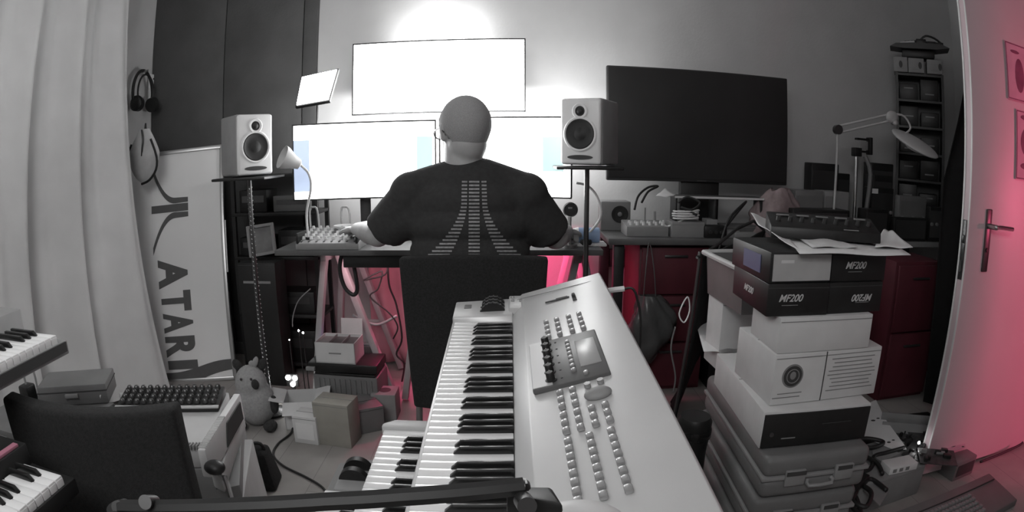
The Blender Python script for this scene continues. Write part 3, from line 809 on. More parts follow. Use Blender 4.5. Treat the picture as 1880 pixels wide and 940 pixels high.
# bass end cheek with wheels
g = G(); g.hexa([(-.006, YT - .118, -.04), (.150, YT - .165, -.04), (.150, YT, -.04), (-.006, YT, -.04), (-.006, YT - .118, .010), (.150, YT - .118, .016), (.150, YT, .022), (-.006, YT, .014)], bev=.004)
g.box((.17, YT - .05, .012), (.06, .10, .036), bev=.004)
g.make('end_cheek', 'silver', syn)
for k in range(3):
    g = G(); g.cyl((0, -.007, 0), (0, .007, 0), .034, seg=30); 
    for j in range(20): g.box((.034 * math.cos(j * PI / 10), 0, .034 * math.sin(j * PI / 10)), (.003, .0135, .003))
    wv_ = g.make('pitch_wheel' if k == 0 else 'modulation_wheel', 'black', syn); wv_.location = (.098, YT - .030 - .026 * k, .004)
g = G(); g.box((.030, YT - .045, .013), (.020, .030, .006), bev=.002); g.make('wheel_socket', 'silver_dark', syn)
for (x, y) in ((.150, YT - .02), (.150, YT - .05), (.172, YT - .05)):
    g = G(); g.box((x, y, .030), (.009, .012, .008), bev=.002); g.make('button', 'btn', syn)
# the disk slot, the sliding knob and the display
def pp(x, y, h=0): return (x, y, pz(x) + h)
TILT = Matrix.Rotation(-math.atan(.24), 4, 'Y')
def onp(x, y, h=0): return T(*pp(x, y, h)) @ TILT
g = G(); g.box((0, 0, 0), (.062, .007, .002), M=onp(.262, -.190)); g.box((.012, .006, 0), (.03, .006, .002), M=onp(.262, -.190)); g.make('card_slot', 'ink', syn)
g = G(); g.box((0, 0, 0), (.010, .045, .003), M=onp(.303, -.205)); g.box((0, .008, .004), (.008, .016, .008), bev=.002, M=onp(.303, -.205)); g.make('volume_slider', 'ink', syn)
g = G(); g.box((0, 0, 0), (W_ - .16, .0016, .0012), M=onp(.275, YT - .055)); g.make('panel_seam', 'silver_dark', syn)
g = G(); g.box((0, 0, 0), (.142, .218, .010), bev=.003, M=onp(.2525, -.563, .001)); g.make('display_bezel', 'display', syn)
g = G(); g.box((0, 0, 0), (.036, .208, .003), M=onp(.201, -.563, .006)); g.make('knob_tray', 'silver', syn)
g = G(); g.box((0, 0, 0), (.040, .124, .003), bev=.001, M=onp(.2925, -.560, .0062)); g.make('display_screen', 'lcd', syn)
for k in range(6):
    g = G(); g.lathe([(.011, 0), (.011, .002), (.008, .003), (.0075, .016), (.006, .018), (0, .018)], seg=20); g.box((0, .004, .018), (.0015, .008, .001))
    kb = g.make('rotary_knob', 'black', syn, smooth=False); kb.matrix_local = onp(.217, -.478 - .034 * k, .006)
    g = G(); g.box((0, 0, 0), (.004, .003, .001), M=onp(.236, -.478 - .034 * k, .0065)); g.make('knob_mark', 'ink', syn)
gb_ = G(); gb_.box((0, 0, .003), (.012, .0155, .009), bev=.003)
b_proto = [None]
def button(x, y, h=0, sc=1):
    if b_proto[0] is None: b_proto[0] = gb_.make('button', 'btn', syn); o = b_proto[0]
    else: o = b_proto[0].copy(); C.objects.link(o); o.parent = syn
    o.matrix_local = onp(x, y, h) @ Matrix.Scale(sc, 4)
for x in (.226, .250, .277, .301):
    for k in range(4): button(x, -.338 - .030 * k)
for k in range(8): button(.259, -.495 - .0195 * k, .006, .8)
button(.279, -.655, .006, .8)
for x in (.229, .251):
    for k in range(3): button(x, -.697 - .025 * k)
for x in (.229, .251, .274, .296):
    for k in range(3): button(x, -.778 - .025 * k)
for x in (.229, .261, .293):
    for k in range(8): button(x, -.860 - .0215 * k)
for x, y in ((.277, -.696), (.300, -.693)):
    g = G(); g.cyl((0, 0, 0), (0, 0, .008), .006); o = g.make('button', 'btn', syn); o.matrix_local = onp(x, y)
g = G(); g.ball((0, 0, .004), (.024, .017, .010), seg=28); g.ball((-.012, .006, .010), (.004, .003, .003)); o = g.make('data_wheel', 'greyplastic', syn, smooth=True); o.matrix_local = onp(.290, -.735)
keys(syn, .0, -.179, 0.0, 45, 2)
g = G(); g.tube([(W_ - .01, YT + .0, .03), (W_ + .03, YT + .012, .035), (W_ + .07, YT + .01, .04)], .008); g.make('jack_plug', 'whitecable', syn)
g = G(); g.tube([(W_ + .07, YT + .01, .04), (W_ + .10, YT, .03), (W_ + .12, YT - .01, -.1), (W_ + .10, YT - .02, -.4)], .0035, smooth=6); g.make('plug_cable', 'cable', syn)

def small_synth(label, loc, rot, n, first, body_m, depth, ln, wheels=False, kz=0, nwall=.03, wl=.148, bl=.098):
    t = thing('keyboard', label, 'keyboard', loc); t.rotation_euler = rot
    g = G(); g.prism([(-.006, -.05), (depth, -.05), (depth, nwall), (wl + .007, nwall), (wl + .004, -.012), (-.006, -.018)][::-1], ln, M=RX(90), bev=.003); g.make('chassis', body_m, t)
    off = .035
    if wheels:
        off = .15
        g = G(); g.box((.058, -.07, -.012), (.085, .14, .02), bev=.005); g.make('end_panel', 'greyplastic', t)
        for k in range(2):
            g = G(); g.cyl((.055, -.045 - .045 * k - .009, -.008), (.055, -.045 - .045 * k + .009, -.008), .036, seg=30); g.make('wheel', 'black', t)
    else:
        g = G(); g.prism([(.02, 0), (wl + .007, 0), (wl + .007, -.034), (-.006, -.034), (-.006, -.02)], .028, M=T(0, 0, -.02), bev=.004); g.make('end_cheek', body_m, t)
    keys(t, 0, -off, kz, n, first, wl=wl, bl=bl)
    return t, off
k2, _ = small_synth('white keyboard just below the silver synthesizer, its far end rounded', (-.278, 1.19, .615), Euler((.065, 0, .0)), 24, 2, 'pale', .30, .62)
k3, _ = small_synth('lowest keyboard of the stack with two black wheels at its far end', (-.425, 1.27, .47), Euler((.05, 0, .0)), 22, 2, 'silver_dark', .26, .72, wheels=True)
# left-hand keyboards: the players' side faces the camera's right
ka, _ = small_synth('pale keyboard jutting in from the left edge above the empty chair', (-.985, -.03, .86), Euler((0, 0, PI)), 42, 0, 'greyplastic', .30, 1.0, nwall=.045)
g = G(); g.box((-.008, -.5, -.030), (.006, .98, .022)); g.make('front_groove', 'ink', ka)
kb_, _ = small_synth('dark keyboard with white keys at the lower left corner', (-.775, -.22, .70), Euler((0, 0, PI)), 38, 0, 'black', .30, .91, wl=.112, bl=.072)

# ================================================================== BOXES AND STACKS
def carton(label, x, y, z, wd, dp, ht, rot=0, m='whitecard', cat='box', name='box', group=None, seam=True, tape=None, bev=.003):
    # x, y is the front-left corner of its base
    t = thing(name, label, cat, (x, y, z), (0, 0, R(rot)), group)
    g = G(); g.box((wd / 2, dp / 2, ht / 2), (wd, dp, ht), bev=bev); g.make('carton', m, t)
    if seam:
        g = G(); g.box((wd / 2, dp / 2, ht + .0004), (wd * .98, .0025, .0012)); g.make('lid_seam', tape or 'inkgrey', t)
        g = G(); g.box((wd / 2, -.0004, ht - .012), (wd * .98, .0012, .0018)); g.make('front_fold', tape or 'inkgrey', t)
    return t
def onfront(t, body, size, cx, cz, m, name='printed_word', sx=1, shear=0, flip=False):
    g = G(); g.text(body, size, depth=.0004, sx=sx, shear=shear, bold=.0004, M=T(cx, -.0012, cz) @ RX(90) @ (RZ(180) if flip else RZ(0))); return g.make(name, m, t)
def hard_case(label, x, y, z, wd, dp, ht, rot):
    t = thing('hard_case', label, 'case', (x, y, z), (0, 0, R(rot)), 'stacked grey hard cases')
    g = G(); g.box((wd / 2, dp / 2, ht * .24), (wd, dp, ht * .46), bev=.022, seg=4); g.make('lower_shell', 'greycase', t)
    g = G(); g.box((wd / 2, dp / 2, ht * .745), (wd, dp, ht * .48), bev=.022, seg=4); g.make('upper_shell', 'greycase', t)
    g = G(); g.box((wd / 2, dp / 2, ht * .495), (wd + .006, dp + .006, .012), bev=.003); g.make('rim', 'greyplastic', t)
    for k, cx in enumerate((wd * .28, wd * .74)):
        g = G(); g.box((cx, -.004, ht * .50), (.065, .014, .050), bev=.004); g.make('latch', 'greyplastic', t)
        g = G(); g.box((cx, -.011, ht * .62), (.062 if k == 0 else .05, .005, .012)); g.make('latch_gap', 'ink', t)
    g = G(); g.tube([(wd * .40, -.006, ht * .42), (wd * .40, -.022, ht * .34), (wd * .62, -.022, ht * .34), (wd * .62, -.006, ht * .42)], .006, smooth=2); g.make('handle', 'greyplastic', t)
    return t
zc_ = .0
for k, lab in enumerate(('grey plastic hard case at the bottom of the stack right of the synthesizer', 'grey plastic hard case in the middle, between two others right of the synthesizer', 'topmost grey plastic hard case, with the tall pile of boxes standing on it')):
    hard_case(lab, .664 + .01 * k, 1.318 - .006 * k, .139 * k + .001, .355, .66, .139, -2.5)
t = carton('white box with a black front, lying directly on the top grey hard case', .680, 1.366, .419, .358, .50, .112, -3, 'whitecard')
g = G(); g.box((.179, -.003, .054), (.352, .006, .102), bev=.002); fp = g.make('black_front', 'black', t)
g = G(); g.cyl((.03, -.006, .045), (.03, -.010, .045), .007); g.make('dial', 'darksteel', fp)
g = G(); g.box((.085, -.0075, .030), (.045, .002, .003)); g.make('printed_line', 'inkgrey', fp)
g = G(); g.box((.24, -.0075, .066), (.10, .002, .002)); g.make('printed_line', 'ink', fp)
t = carton('white box with a round dark emblem on its front, mid-height in the right pile', .709, 1.400, .533, .378, .275, .150, 1.5, 'whitecard')
g = G(); g.box((.170, -.0006, .075), (.003, .0016, .148)); g.make('panel_divider', 'ink', t)
g = G(); g.lathe([(.035, 0), (.035, .0008), (.031, .0012), (0, .0012)], M=T(.062, -.0002, .085) @ RX(90), seg=40); rd = g.make('round_emblem', 'inkgrey', t)
g = G(); g.lathe([(.030, 0), (.030, .0006), (0, .0006)], M=T(.062, -.0016, .085) @ RX(90), seg=40)
g.make('emblem_disc', 'ink', rd)
g = G(); g.tube([(.062 + .020 * math.cos(a), -.003, .085 + .020 * math.sin(a)) for a in [PI * 2 * k / 12 for k in range(12)]], .0015, closed=True, seg=5); g.ball((.062, -.003, .087), (.010, .001, .012)); g.make('emblem_figure', 'inkgrey', rd)
for k in range(9):
    g = G(); g.box((.272, -.0006, .125 - .012 * k), (.16 + .02 * math.sin(k * 5), .0014, .0022)); g.make('text_line', 'inkgrey', t)
for k, (x_, w_) in enumerate(((.06, .08), (.05, .09), (.12, .07))):
    g = G(); g.box((x_, -.0006, (.034, .022, .138)[k]), (w_, .0014, .0022)); g.make('text_line', 'inkgrey', t)
carton('plain white flat box under the four black boxes in the right pile', .712, 1.405, .684, .316, .20, .101, 0, 'whitecard')
GR = 'black printed boxes in two layers'
def mfbox(label, x, y, z, wd, ht, rot, word, flip=False, cx=.5, patch=False):
    t = carton(label, x, y, z, wd, .275, ht, rot, 'black', group=GR, tape='ink')
    if patch:
        g = G(); g.box((wd / 2 + .004, -.0012, ht * .50), (wd * .95, .0022, ht * .86)); pt = g.make('pale_label', 'labelcard', t)
        g = G(); g.box((wd * .27, -.0026, ht * .70), (.04, .001, .008)); g.make('printed_line', 'whitecard', pt)
        g = G(); g.box((-.0012, .12, ht * .50), (.002, .12, ht * .6)); g.make('blue_side_shade', 'blueshade', t)  # bluish shadow on the side face, painted as a thin patch
    if word:
        onfront(t, word, .028, wd * cx, ht * (.55 if not flip else .5), 'whiteink', sx=.95, shear=.35, flip=flip)
        g = G(); g.box((wd * cx, -.0008, ht * .34), (.05, .0014, .0016)); g.make('printed_line', 'inkgrey', t)
    g = G(); g.text('MF200', .026, depth=.0004, shear=.3, bold=.0004, M=T(-.0012, .14, ht * .5) @ RZ(-90) @ RX(90)); g.make('side_word', 'whiteink', t)
    return t
mfbox('lower left black printed box, its letters upright', .671, 1.420, .786, .196, .089, -1, 'MF200', cx=.36)
mfbox('lower right black printed box, its letters upside down', .870, 1.422, .786, .196, .089, 1, 'MF200', flip=True, cx=.62)
mfbox('upper left box with a pale label panel over its black front', .673, 1.424, .8755, .196, .083, 1, None, patch=True)
mfbox('upper right black printed box, its letters upright, just under the papers', .872, 1.426, .8755, .200, .083, 1, 'MF200', cx=.42)

def sheetof(label, corners, name='paper_sheet', m='paper', cat='paper', group=None, sag=.0, th=.0016, n=12, base=None):
    c_ = sum((Vector(p) for p in corners), Vector()) / 4
    t = thing(name, label, cat, c_, group=group) if False else None
    q = [Vector(p) for p in corners]
    def f(u, v):
        p = q[0].lerp(q[1], u).lerp(q[3].lerp(q[2], u), v)
        return p + Vector((0, 0, sag * math.sin(PI * u) * math.sin(PI * v) + .002 * math.sin(u * 9 + v * 5))) - c_
    g = G(); g.grid(f, n, n, th=th); o = g.make(name, m, None, smooth=True); o.location = c_
    return tag(o, label, cat, group)
PG = 'papers lying on the box pile'
pz0 = .964
sheetof('large pale sheet hanging over the front edge of the black boxes', [P(1425, 410, Z=pz0), P(1600, 420, Z=pz0), P(1672, 469, Z=pz0), P(1468, 464, Z=pz0)], group=PG)
sheetof('pale sheet whose left corner curls up above the box pile', [P(1378, 391, Z=1.015), P(1425, 409, Z=pz0 + .004), P(1468, 462, Z=pz0 + .004), P(1392, 412, Z=.995)], group=PG, sag=-.006)
sheetof('folded leaflet lying in the middle of the large pale sheet', [P(1440, 420, Z=pz0 + .008), P(1520, 432, Z=pz0 + .010), P(1575, 453, Z=pz0 + .008), P(1492, 451, Z=pz0 + .008)], group=PG, sag=.004, m='whitecard', th=.004)
sheetof('pale sheet with a raised pointed corner at the right of the box pile', [P(1622, 421, Z=pz0 + .020), P(1640, 424, Z=pz0 + .022), P(1676, 455, Z=pz0 + .008), P(1606, 452, Z=pz0 + .008)], group=PG, sag=-.004)
# dark electronic unit on top of the papers
a = P(1415, 428, Z=.985); b_ = P(1618, 440, Z=.985)
t = thing('effects_unit', 'long black electronic unit with a row of knobs on top of the pile of papers', 'electronic unit', (a.x, a.y, .972), (0, 0, math.atan2(b_.y - a.y, b_.x - a.x)))
w_ = (b_ - a).length
g = G(); g.hexa([(0, 0, 0), (w_, 0, 0), (w_, .13, 0), (0, .13, 0), (0, .005, .035), (w_, .005, .030), (w_, .13, .062), (0, .13, .066)], bev=.004); g.make('housing', 'black', t)
for k in range(9):
    g = G(); x_ = .03 + (w_ - .06) * k / 8; g.cyl((x_, .055, .045), (x_, .050, .060), .008, .006, seg=14); g.make('knob', 'darksteel', t)
for k in range(5):
    g = G(); x_ = .05 + (w_ - .1) * k / 4; g.box((x_, .095, .060), (.04, .012, .004), bev=.001); g.make('button_strip', 'inkgrey', t)
g = G(); g.box((w_ * .72, .012, .026), (.05, .004, .018)); g.make('label_plate', 'greyplastic', t)
# the second, lower pile behind on the left
t = carton('white upright box beneath the open grey bin', .760, 1.99, .4175, .20, .145, .262, 3, 'whitecard')
t = thing('storage_bin', 'open grey plastic bin with a pale rounded rim, left behind the black boxes', 'bin', (.752, 1.80, .681), (0, 0, R(3)))
bw_, bd_, bh_ = .28, .34, .155
g = G()
g.hexa([(0.01, .01, 0), (bw_ - .01, .01, 0), (bw_ - .01, bd_ - .01, 0), (.01, bd_ - .01, 0), (0.01, .01, .006), (bw_ - .01, .01, .006), (bw_ - .01, bd_ - .01, .006), (.01, bd_ - .01, .006)])
g.hexa([(.01, .01, 0), (.016, .01, 0), (.016, bd_ - .01, 0), (.01, bd_ - .01, 0), (0, 0, bh_), (.006, 0, bh_), (.006, bd_, bh_), (0, bd_, bh_)])
g.hexa([(bw_ - .016, .01, 0), (bw_ - .01, .01, 0), (bw_ - .01, bd_ - .01, 0), (bw_ - .016, bd_ - .01, 0), (bw_ - .006, 0, bh_), (bw_, 0, bh_), (bw_, bd_, bh_), (bw_ - .006, bd_, bh_)])
g.hexa([(.01, .01, 0), (bw_ - .01, .01, 0), (bw_ - .01, .016, 0), (.01, .016, 0), (0, 0, bh_ * .72), (bw_, 0, bh_ * .72), (bw_, .006, bh_ * .72), (0, .006, bh_ * .72)])
g.hexa([(.01, bd_ - .016, 0), (bw_ - .01, bd_ - .016, 0), (bw_ - .01, bd_ - .01, 0), (.01, bd_ - .01, 0), (0, bd_ - .006, bh_), (bw_, bd_ - .006, bh_), (bw_, bd_, bh_), (0, bd_, bh_)])
g.make('shell', 'greycase', t)
g = G(); g.tube([(.02, 0, bh_ * .95), (-.006, .02, bh_), (-.006, bd_ - .03, bh_), (.02, bd_ + .006, bh_), (bw_ - .02, bd_ + .006, bh_), (bw_ + .004, bd_ - .03, bh_), (bw_ + .004, .02, bh_), (bw_ - .02, 0, bh_ * .95)], .011, smooth=4); g.make('rim', 'pale', t)
sheetof('loose envelope sticking out to the left below the open grey bin', [P(1275, 586, Z=.49), P(1330, 586, Z=.49), P(1362, 650, Z=.49), P(1292, 645, Z=.49)], name='envelope', group='papers sticking out under the bin')
sheetof('folded grey leaflet sticking out below the open grey bin', [P(1300, 586, Z=.50), P(1340, 590, Z=.50), P(1366, 643, Z=.50), P(1322, 648, Z=.50)], name='leaflet', m='greycard', group='papers sticking out under the bin', th=.004)

# black folding stand with cloth, black tube bag and pale board beside the pile
t = thing('folding_stand', 'tall black cloth-covered folding stand with a thin metal edge beside the pile of boxes', 'stand', (.66, 2.22, 0))
a = P(1284, 472, Y=2.22) - Vector((.66, 2.22, 0)); c_ = P(1402, 422, Y=2.62) - Vector((.66, 2.22, 0)); d_ = P(1243, 735, Y=2.20) - Vector((.66, 2.22, 0))
g = G(); g.tube([(d_.x - .02, .0, .0), d_, a + Vector((0, 0, -.03)), a, a.lerp(c_, .06) + Vector((0, 0, .003)), c_, (c_.x + .03, c_.y + .02, .0)], .0075, smooth=4); g.make('metal_edge', 'darksteel', t)
g = G(); b = bmesh.new()
def cl(u, v):
    top = a.lerp(c_, u); bot = Vector((d_.x - .02 + .10 * u, .01 + (c_.y) * u, .01))
    p = top.lerp(bot, v); return p + Vector((.012 + .008 * math.sin(u * 12 + v * 3), 0, 0))
g.grid(cl, 16, 16, th=.008); g.make('cloth', 'drape', t, smooth=True)
g = G(); g.tube([P(1262, 545, Y=2.20) - Vector((.66, 2.22, 0)), P(1247, 575, Y=2.19) - Vector((.66, 2.22, 0)), P(1256, 592, Y=2.18) - Vector((.66, 2.22, 0)), P(1266, 570, Y=2.20) - Vector((.66, 2.22, 0))], .003, smooth=5, closed=True); g.make('cord_loop', 'whitecable', t)
tb = P(1275, 880, Z=0)
t = thing('tube_bag', 'upright black cylindrical bag with a glossy band beside the grey hard cases', 'bag', (.595, 1.70, 0))
g = G(); g.lathe([(.045, 0), (.052, .01), (.050, .25), (.056, .33), (.058, .36), (.05, .375), (0, .378)]); g.make('body', 'black', t)
g = G(); g.lathe([(.0575, .30), (.060, .305), (.060, .33), (.0575, .335)]); g.make('band', 'blackgloss', t)
sheetof('narrow pale board leaning down between the synthesizer and the black tube bag', [P(1206, 730, Y=1.78), P(1226, 745, Y=1.78), P(1272, 850, Y=1.60), P(1258, 850, Y=1.60)], name='pale_board', m='whitecard', cat='board', th=.006)

# ================================================================== UNDER THE WORKBENCH
def cabinet(label, x0, x1, y0, y1, z1, m, n):
    t = thing('cabinet', label, 'cabinet', (x0, y0, 0))
    g = G(); g.box(((x1 - x0) / 2, (y1 - y0) / 2 + .01, z1 / 2), (x1 - x0, y1 - y0 - .02, z1), bev=.004); g.make('body', m, t)
    for k in range(n):
        h = (z1 - .03) / n
        g = G(); g.box(((x1 - x0) / 2, .002, .02 + h * (k + .5)), (x1 - x0 - .02, .018, h - .012), bev=.003); dr = g.make('drawer', m, t)
        g = G(); g.box(((x1 - x0) / 2, -.012, .02 + h * (k + .8)), (.12, .012, .012), bev=.003); g.make('handle', 'darksteel', dr)
cabinet('dark red drawer cabinet under the workbench, behind the hanging plastic bag', .62, .98, 2.80, 3.2, .765, 'red', 3)
cabinet('dark red drawer cabinet under the workbench by the open door', 1.90, 2.24, 2.42, 2.72, .74, 'red', 2)
def crate(label, x, y, z, wd, dp, ht, rot=0, m='black'):
    t = thing('storage_crate', label, 'crate', (x, y, z), (0, 0, R(rot)), 'dark crates under the workbench')
    g = G(); g.box((wd / 2, dp / 2, ht / 2), (wd, dp, ht), bev=.008); g.make('tub', m, t)
    g = G(); g.box((wd / 2, dp / 2, ht - .012), (wd + .014, dp + .014, .022), bev=.005); g.make('rim', 'darksteel' if m == 'black' else m, t)
crate('dark crate on the floor right of the left red cabinet', 1.02, 2.80, 0, .38, .36, .34)
crate('dark crate stacked on another, right of the left red cabinet', 1.03, 2.80, .345, .36, .36, .32, 2)
crate('dark crate on the floor in the middle under the workbench', 1.44, 2.82, 0, .42, .36, .36)
crate('dark crate stacked on the middle one under the workbench', 1.46, 2.82, .365, .38, .34, .34, -2)
# clear carrier bag hanging from the worktop
bp_ = P(1190, 560, Y=2.70)
t = thing('plastic_bag', 'crumpled translucent bag hanging in front of the left red cabinet', 'bag', (bp_.x, 2.68, .44))
rr_ = random.Random(3)
g = G()
def bagf(u, v):
    a = u * 2 * PI; s_ = (math.sin(PI * min(1, .10 + .82 * v))) ** .7
    r_ = .110 * s_ * (1 + .13 * math.sin(3 * a + 7 * v) + .08 * math.sin(8 * a - 11 * v) + .05 * math.sin(17 * a + 23 * v))
    return Vector((r_ * math.cos(a) + .02 * math.sin(5 * v), r_ * .55 * math.sin(a), .10 - .34 * v))
g.grid(bagf, 40, 24); g.make('bag_body', 'bagplastic', t, smooth=True)
g = G(); g.tube([(-.03, 0, .09), (-.02, .02, .22), (0, .055, .345), (.02, .02, .22), (.03, 0, .09)], .003); g.make('bag_handle', 'bagplastic', t)
# cables hanging under the benches
def cable(label, pts, r=.004, m='cable', group=None, name='cable'):
    g = G(); g.tube(pts, r, seg=7, smooth=6); return tag(g.make(name, m, smooth=True), label, 'cable', group)
cable('black cable hanging in a loop under the left end of the desk', [P(632, 452, Y=2.6), P(624, 490, Y=2.6), P(632, 525, Y=2.6), P(648, 541, Y=2.6), P(656, 530, Y=2.6), P(650, 490, Y=2.6), P(640, 452, Y=2.62)], .010)
cable('thin dark cable drooping in front of the pinkish cloth', [P(708, 452, Y=2.66), P(710, 500, Y=2.7), P(680, 512, Y=2.75), P(668, 514, Y=2.75), P(690, 502, Y=2.75), P(702, 500, Y=2.75), P(694, 530, Y=2.75), P(680, 545, Y=2.75), P(715, 575, Y=2.75), P(730, 600, Y=2.75), P(722, 622, Y=2.75)], .004)
cable('long dark cable running down behind the trestle to the floor', [P(712, 452, Y=2.68), P(714, 520, Y=2.8), P(728, 560, Y=2.85), P(738, 620, Y=2.85), P(728, 650, Y=2.85), P(742, 668, Y=2.85), P(738, 700, Y=2.9)], .005)
cable('thin pale cable crossing the dark shelves at the left', [P(570, 530, Y=2.66), P(548, 552, Y=2.66), P(538, 580, Y=2.66), P(537, 600, Y=2.66)], .0028, 'greyplastic')
cable('black cable looping over the floor from the small white cube', [P(540, 770, Z=.01), P(534, 795, Z=.008), P(510, 815, Z=.006), P(502, 835, Z=.006), P(520, 855, Z=.006), P(560, 875, Z=.006), P(590, 893, Z=.006), P(606, 915, Z=.006)], .005)
cable('pale cable hanging behind the folding stand', [P(1240, 600, Y=2.4), P(1232, 640, Y=2.4), P(1240, 690, Y=2.4), P(1236, 720, Y=2.4)], .004, 'greyplastic')
cable('black cord lying across the foot of the open door', [P(1800, 848, Y=1.60), P(1840, 832, Y=1.60), P(1870, 818, Y=1.60), P(1878, 812, Y=1.60)], .006)
# pale pipe crossing between the trestle legs
cable('pale thin rod lying slanted between the trestle legs', [P(648, 578, Y=2.80), P(690, 596, Y=2.78), P(728, 580, Y=2.75)], .007, 'trestle', name='rod')

# ================================================================== THINGS ON THE MAIN DESK
mp = Vector((-.965, 2.505, DZ))
t = thing('mixing_desk', 'small mixing desk with rows of pale knobs under the left hand of the person', 'mixer', mp)
g = G(); g.hexa([(0, 0, 0), (.30, 0, 0), (.30, .22, 0), (0, .22, 0), (0, 0, .03), (.30, 0, .03), (.30, .22, .075), (0, .22, .075)], bev=.004); g.make('console', 'greyplastic', t)
kn = G(); kn.lathe([(.0085, 0), (.0085, .004), (.006, .014), (0, .015)], seg=14); k0 = None
for i in range(8):
    for j in range(5):
        x_, y_ = .025 + i * .036, .05 + j * .036; z_ = .03 + .045 * y_ / .22
        if k0 is None: k0 = kn.make('knob', 'white', t); k0.location = (x_, y_, z_)
        else: shared('knob', k0, t, (x_, y_, z_))
for i in range(8):
    g = G(); g.box((.025 + i * .036, .022, .036), (.006, .022, .003)); g.make('fader_slot', 'ink', t)
for k, x_ in enumerate((.01, .29)):
    g = G(); g.box((x_, .11, .05), (.012, .22, .05), bev=.003); g.make('side_cheek', 'black', t)
for k, (px_, lab) in enumerate(((576, 'white bent cable loop standing left behind the mixing desk'), (634, 'white bent cable loop standing right behind the mixing desk'))):
    c_ = P(px_, 395, Y=2.78)
    cable(lab, [(c_.x - .02, 2.79, DZ + .01), (c_.x - .02, 2.78, c_.z + .02), (c_.x, 2.77, c_.z + .04), (c_.x + .02, 2.78, c_.z + .02), (c_.x + .022, 2.80, DZ + .01)], .005, 'whitecable', 'white cable loops behind the mixing desk')
c_ = P(647, 394, Y=2.80)
t = thing('saucer', 'small white round dish behind the left hand', 'dish', (c_.x - .005, 2.68, DZ))
g = G(); g.lathe([(.03, 0), (.034, .02), (.018, .05), (.02, .06), (.052, .082), (.054, .088), (.046, .086), (0, .072)]); g.make('bowl', 'white', t)
t = thing('computer_keyboard', 'black computer keyboard on the desk in front of the person', 'keyboard', (-.42, 2.56, DZ))
g = G(); g.hexa([(0, 0, 0), (.44, 0, 0), (.44, .14, 0), (0, .14, 0), (0, 0, .012), (.44, 0, .012), (.44, .14, .022), (0, .14, .022)], bev=.003); g.make('base', 'black', t)
kk = G(); kk.box((0, 0, .005), (.0165, .0165, .010), bev=.002); k0 = None
for r_ in range(5):
    for c in range(18):
        lc = (.022 + c * .0232, .02 + r_ * .026, .012 + .010 * (.02 + r_ * .026) / .14)
        if k0 is None: k0 = kk.make('key', 'black', t); k0.location = lc
        else: shared('key', k0, t, lc)
t = thing('computer_mouse', 'computer mouse under the right hand of the person', 'mouse', (P(1046, 432, Y=2.64).x, 2.66, DZ))
g = G(); g.ball((0, 0, .012), (.030, .055, .022), seg=28); g.make('shell', 'greyplastic', t, smooth=True)
g = G(); g.cyl((-.003, .03, .03), (.003, .03, .03), .008, seg=14); g.make('scroll_wheel', 'black', t)
c_ = P(1047, 385, Y=2.56)
t = thing('dial_gauge', 'round black dial with a pale rim standing right of the right arm', 'gauge', (c_.x, 2.57, DZ))
g = G(); g.lathe([(.026, 0), (.031, .004), (.033, .014), (.028, .018), (.028, .012)], M=T(0, 0, c_.z - DZ) @ RX(90), seg=32, cap=False); g.make('rim', 'steel', t)
g = G(); g.lathe([(.028, .008), (.028, .0135), (0, .0135)], M=T(0, 0, c_.z - DZ) @ RX(90), seg=32); dl = g.make('dial_face', 'black', t)
g = G(); g.box((-.001, -.0145, c_.z - DZ + .008), (.018, .001, .008)); g.make('readout', 'inkgrey', dl)
g = G(); g.cyl((0, .008, 0), (0, .008, c_.z - DZ - .02), .008); g.cyl((0, .008, 0), (0, .008, .012), .035); g.make('post', 'steel', t)
c_ = P(1082, 400, Y=2.60)
t = thing('tissue_roll', 'pale blue plastic-wrapped roll lying on the desk right of the round dial', 'roll', (c_.x, 2.64, DZ))
g = G(); g.cyl((-.045, 0, .035 + .01), (.05, .0, .045), .034, seg=28); g.make('roll', 'bluecloth', t)
g = G(); g.cyl((-.066, 0, .045), (-.044, 0, .045), .030, .035, seg=28); g.make('white_end', 'white', t)
g = G(); g.box((0, 0, .006), (.16, .10, .012), bev=.004); g.make('tray', 'whitecard', t)

# ================================================================== THINGS ON THE WORKBENCH
c_ = P(1126, 395, Y=3.10)
t = thing('small_speaker', 'small grey box speaker with one round cone at the left end of the workbench', 'speaker', (c_.x, 3.02, BZ))
g = G(); g.box((0, .06, .075), (.155, .12, .15), bev=.005); g.make('cabinet', 'greyplastic', t)
g = G(); g.lathe([(.040, 0), (.044, .004), (.036, .004), (.014, -.004), (0, -.002)], M=T(.02, -.001, .085) @ RX(90)); g.make('cone', 'cone', t)
g = G(); g.ball((.02, -.004, .085), (.012, .006, .012)); g.make('dust_cap', 'greyplastic', t)
a = P(1147, 432, Z=BZ); b_ = P(1222, 432, Z=BZ)
t = thing('audio_mixer', 'low grey mixer box with pale knobs at the front edge of the workbench', 'mixer', (a.x, 2.80, BZ))
w_ = b_.x - a.x
g = G(); g.hexa([(0, 0, 0), (w_, 0, 0), (w_, .16, 0), (0, .16, 0), (0, 0, .05), (w_, 0, .05), (w_, .16, .065), (0, .16, .065)], bev=.004); g.make('console', 'greyplastic', t)
for i in range(6):
    for j in range(2):
        g = G(); g.cyl((.025 + i * (w_ - .05) / 5, .03 + .045 * j, .05), (.025 + i * (w_ - .05) / 5, .03 + .045 * j, .070), .008, .006, seg=14); g.make('knob', 'white', t)
g = G(); g.cyl((w_ * .55, .12, .06), (w_ * .55, .12, .13), .004); g.make('plug', 'greyplastic', t)
g = G(); g.cyl((w_ * .8, .12, .06), (w_ * .8, .13, .11), .006); g.make('plug', 'greyplastic', t)
a = P(1222, 434, Z=BZ)
t = carton('low grey box beside the mixer on the workbench, under the coil of white cable', a.x + .02, 2.78, BZ, .17, .14, .075, 0, 'greyplastic')
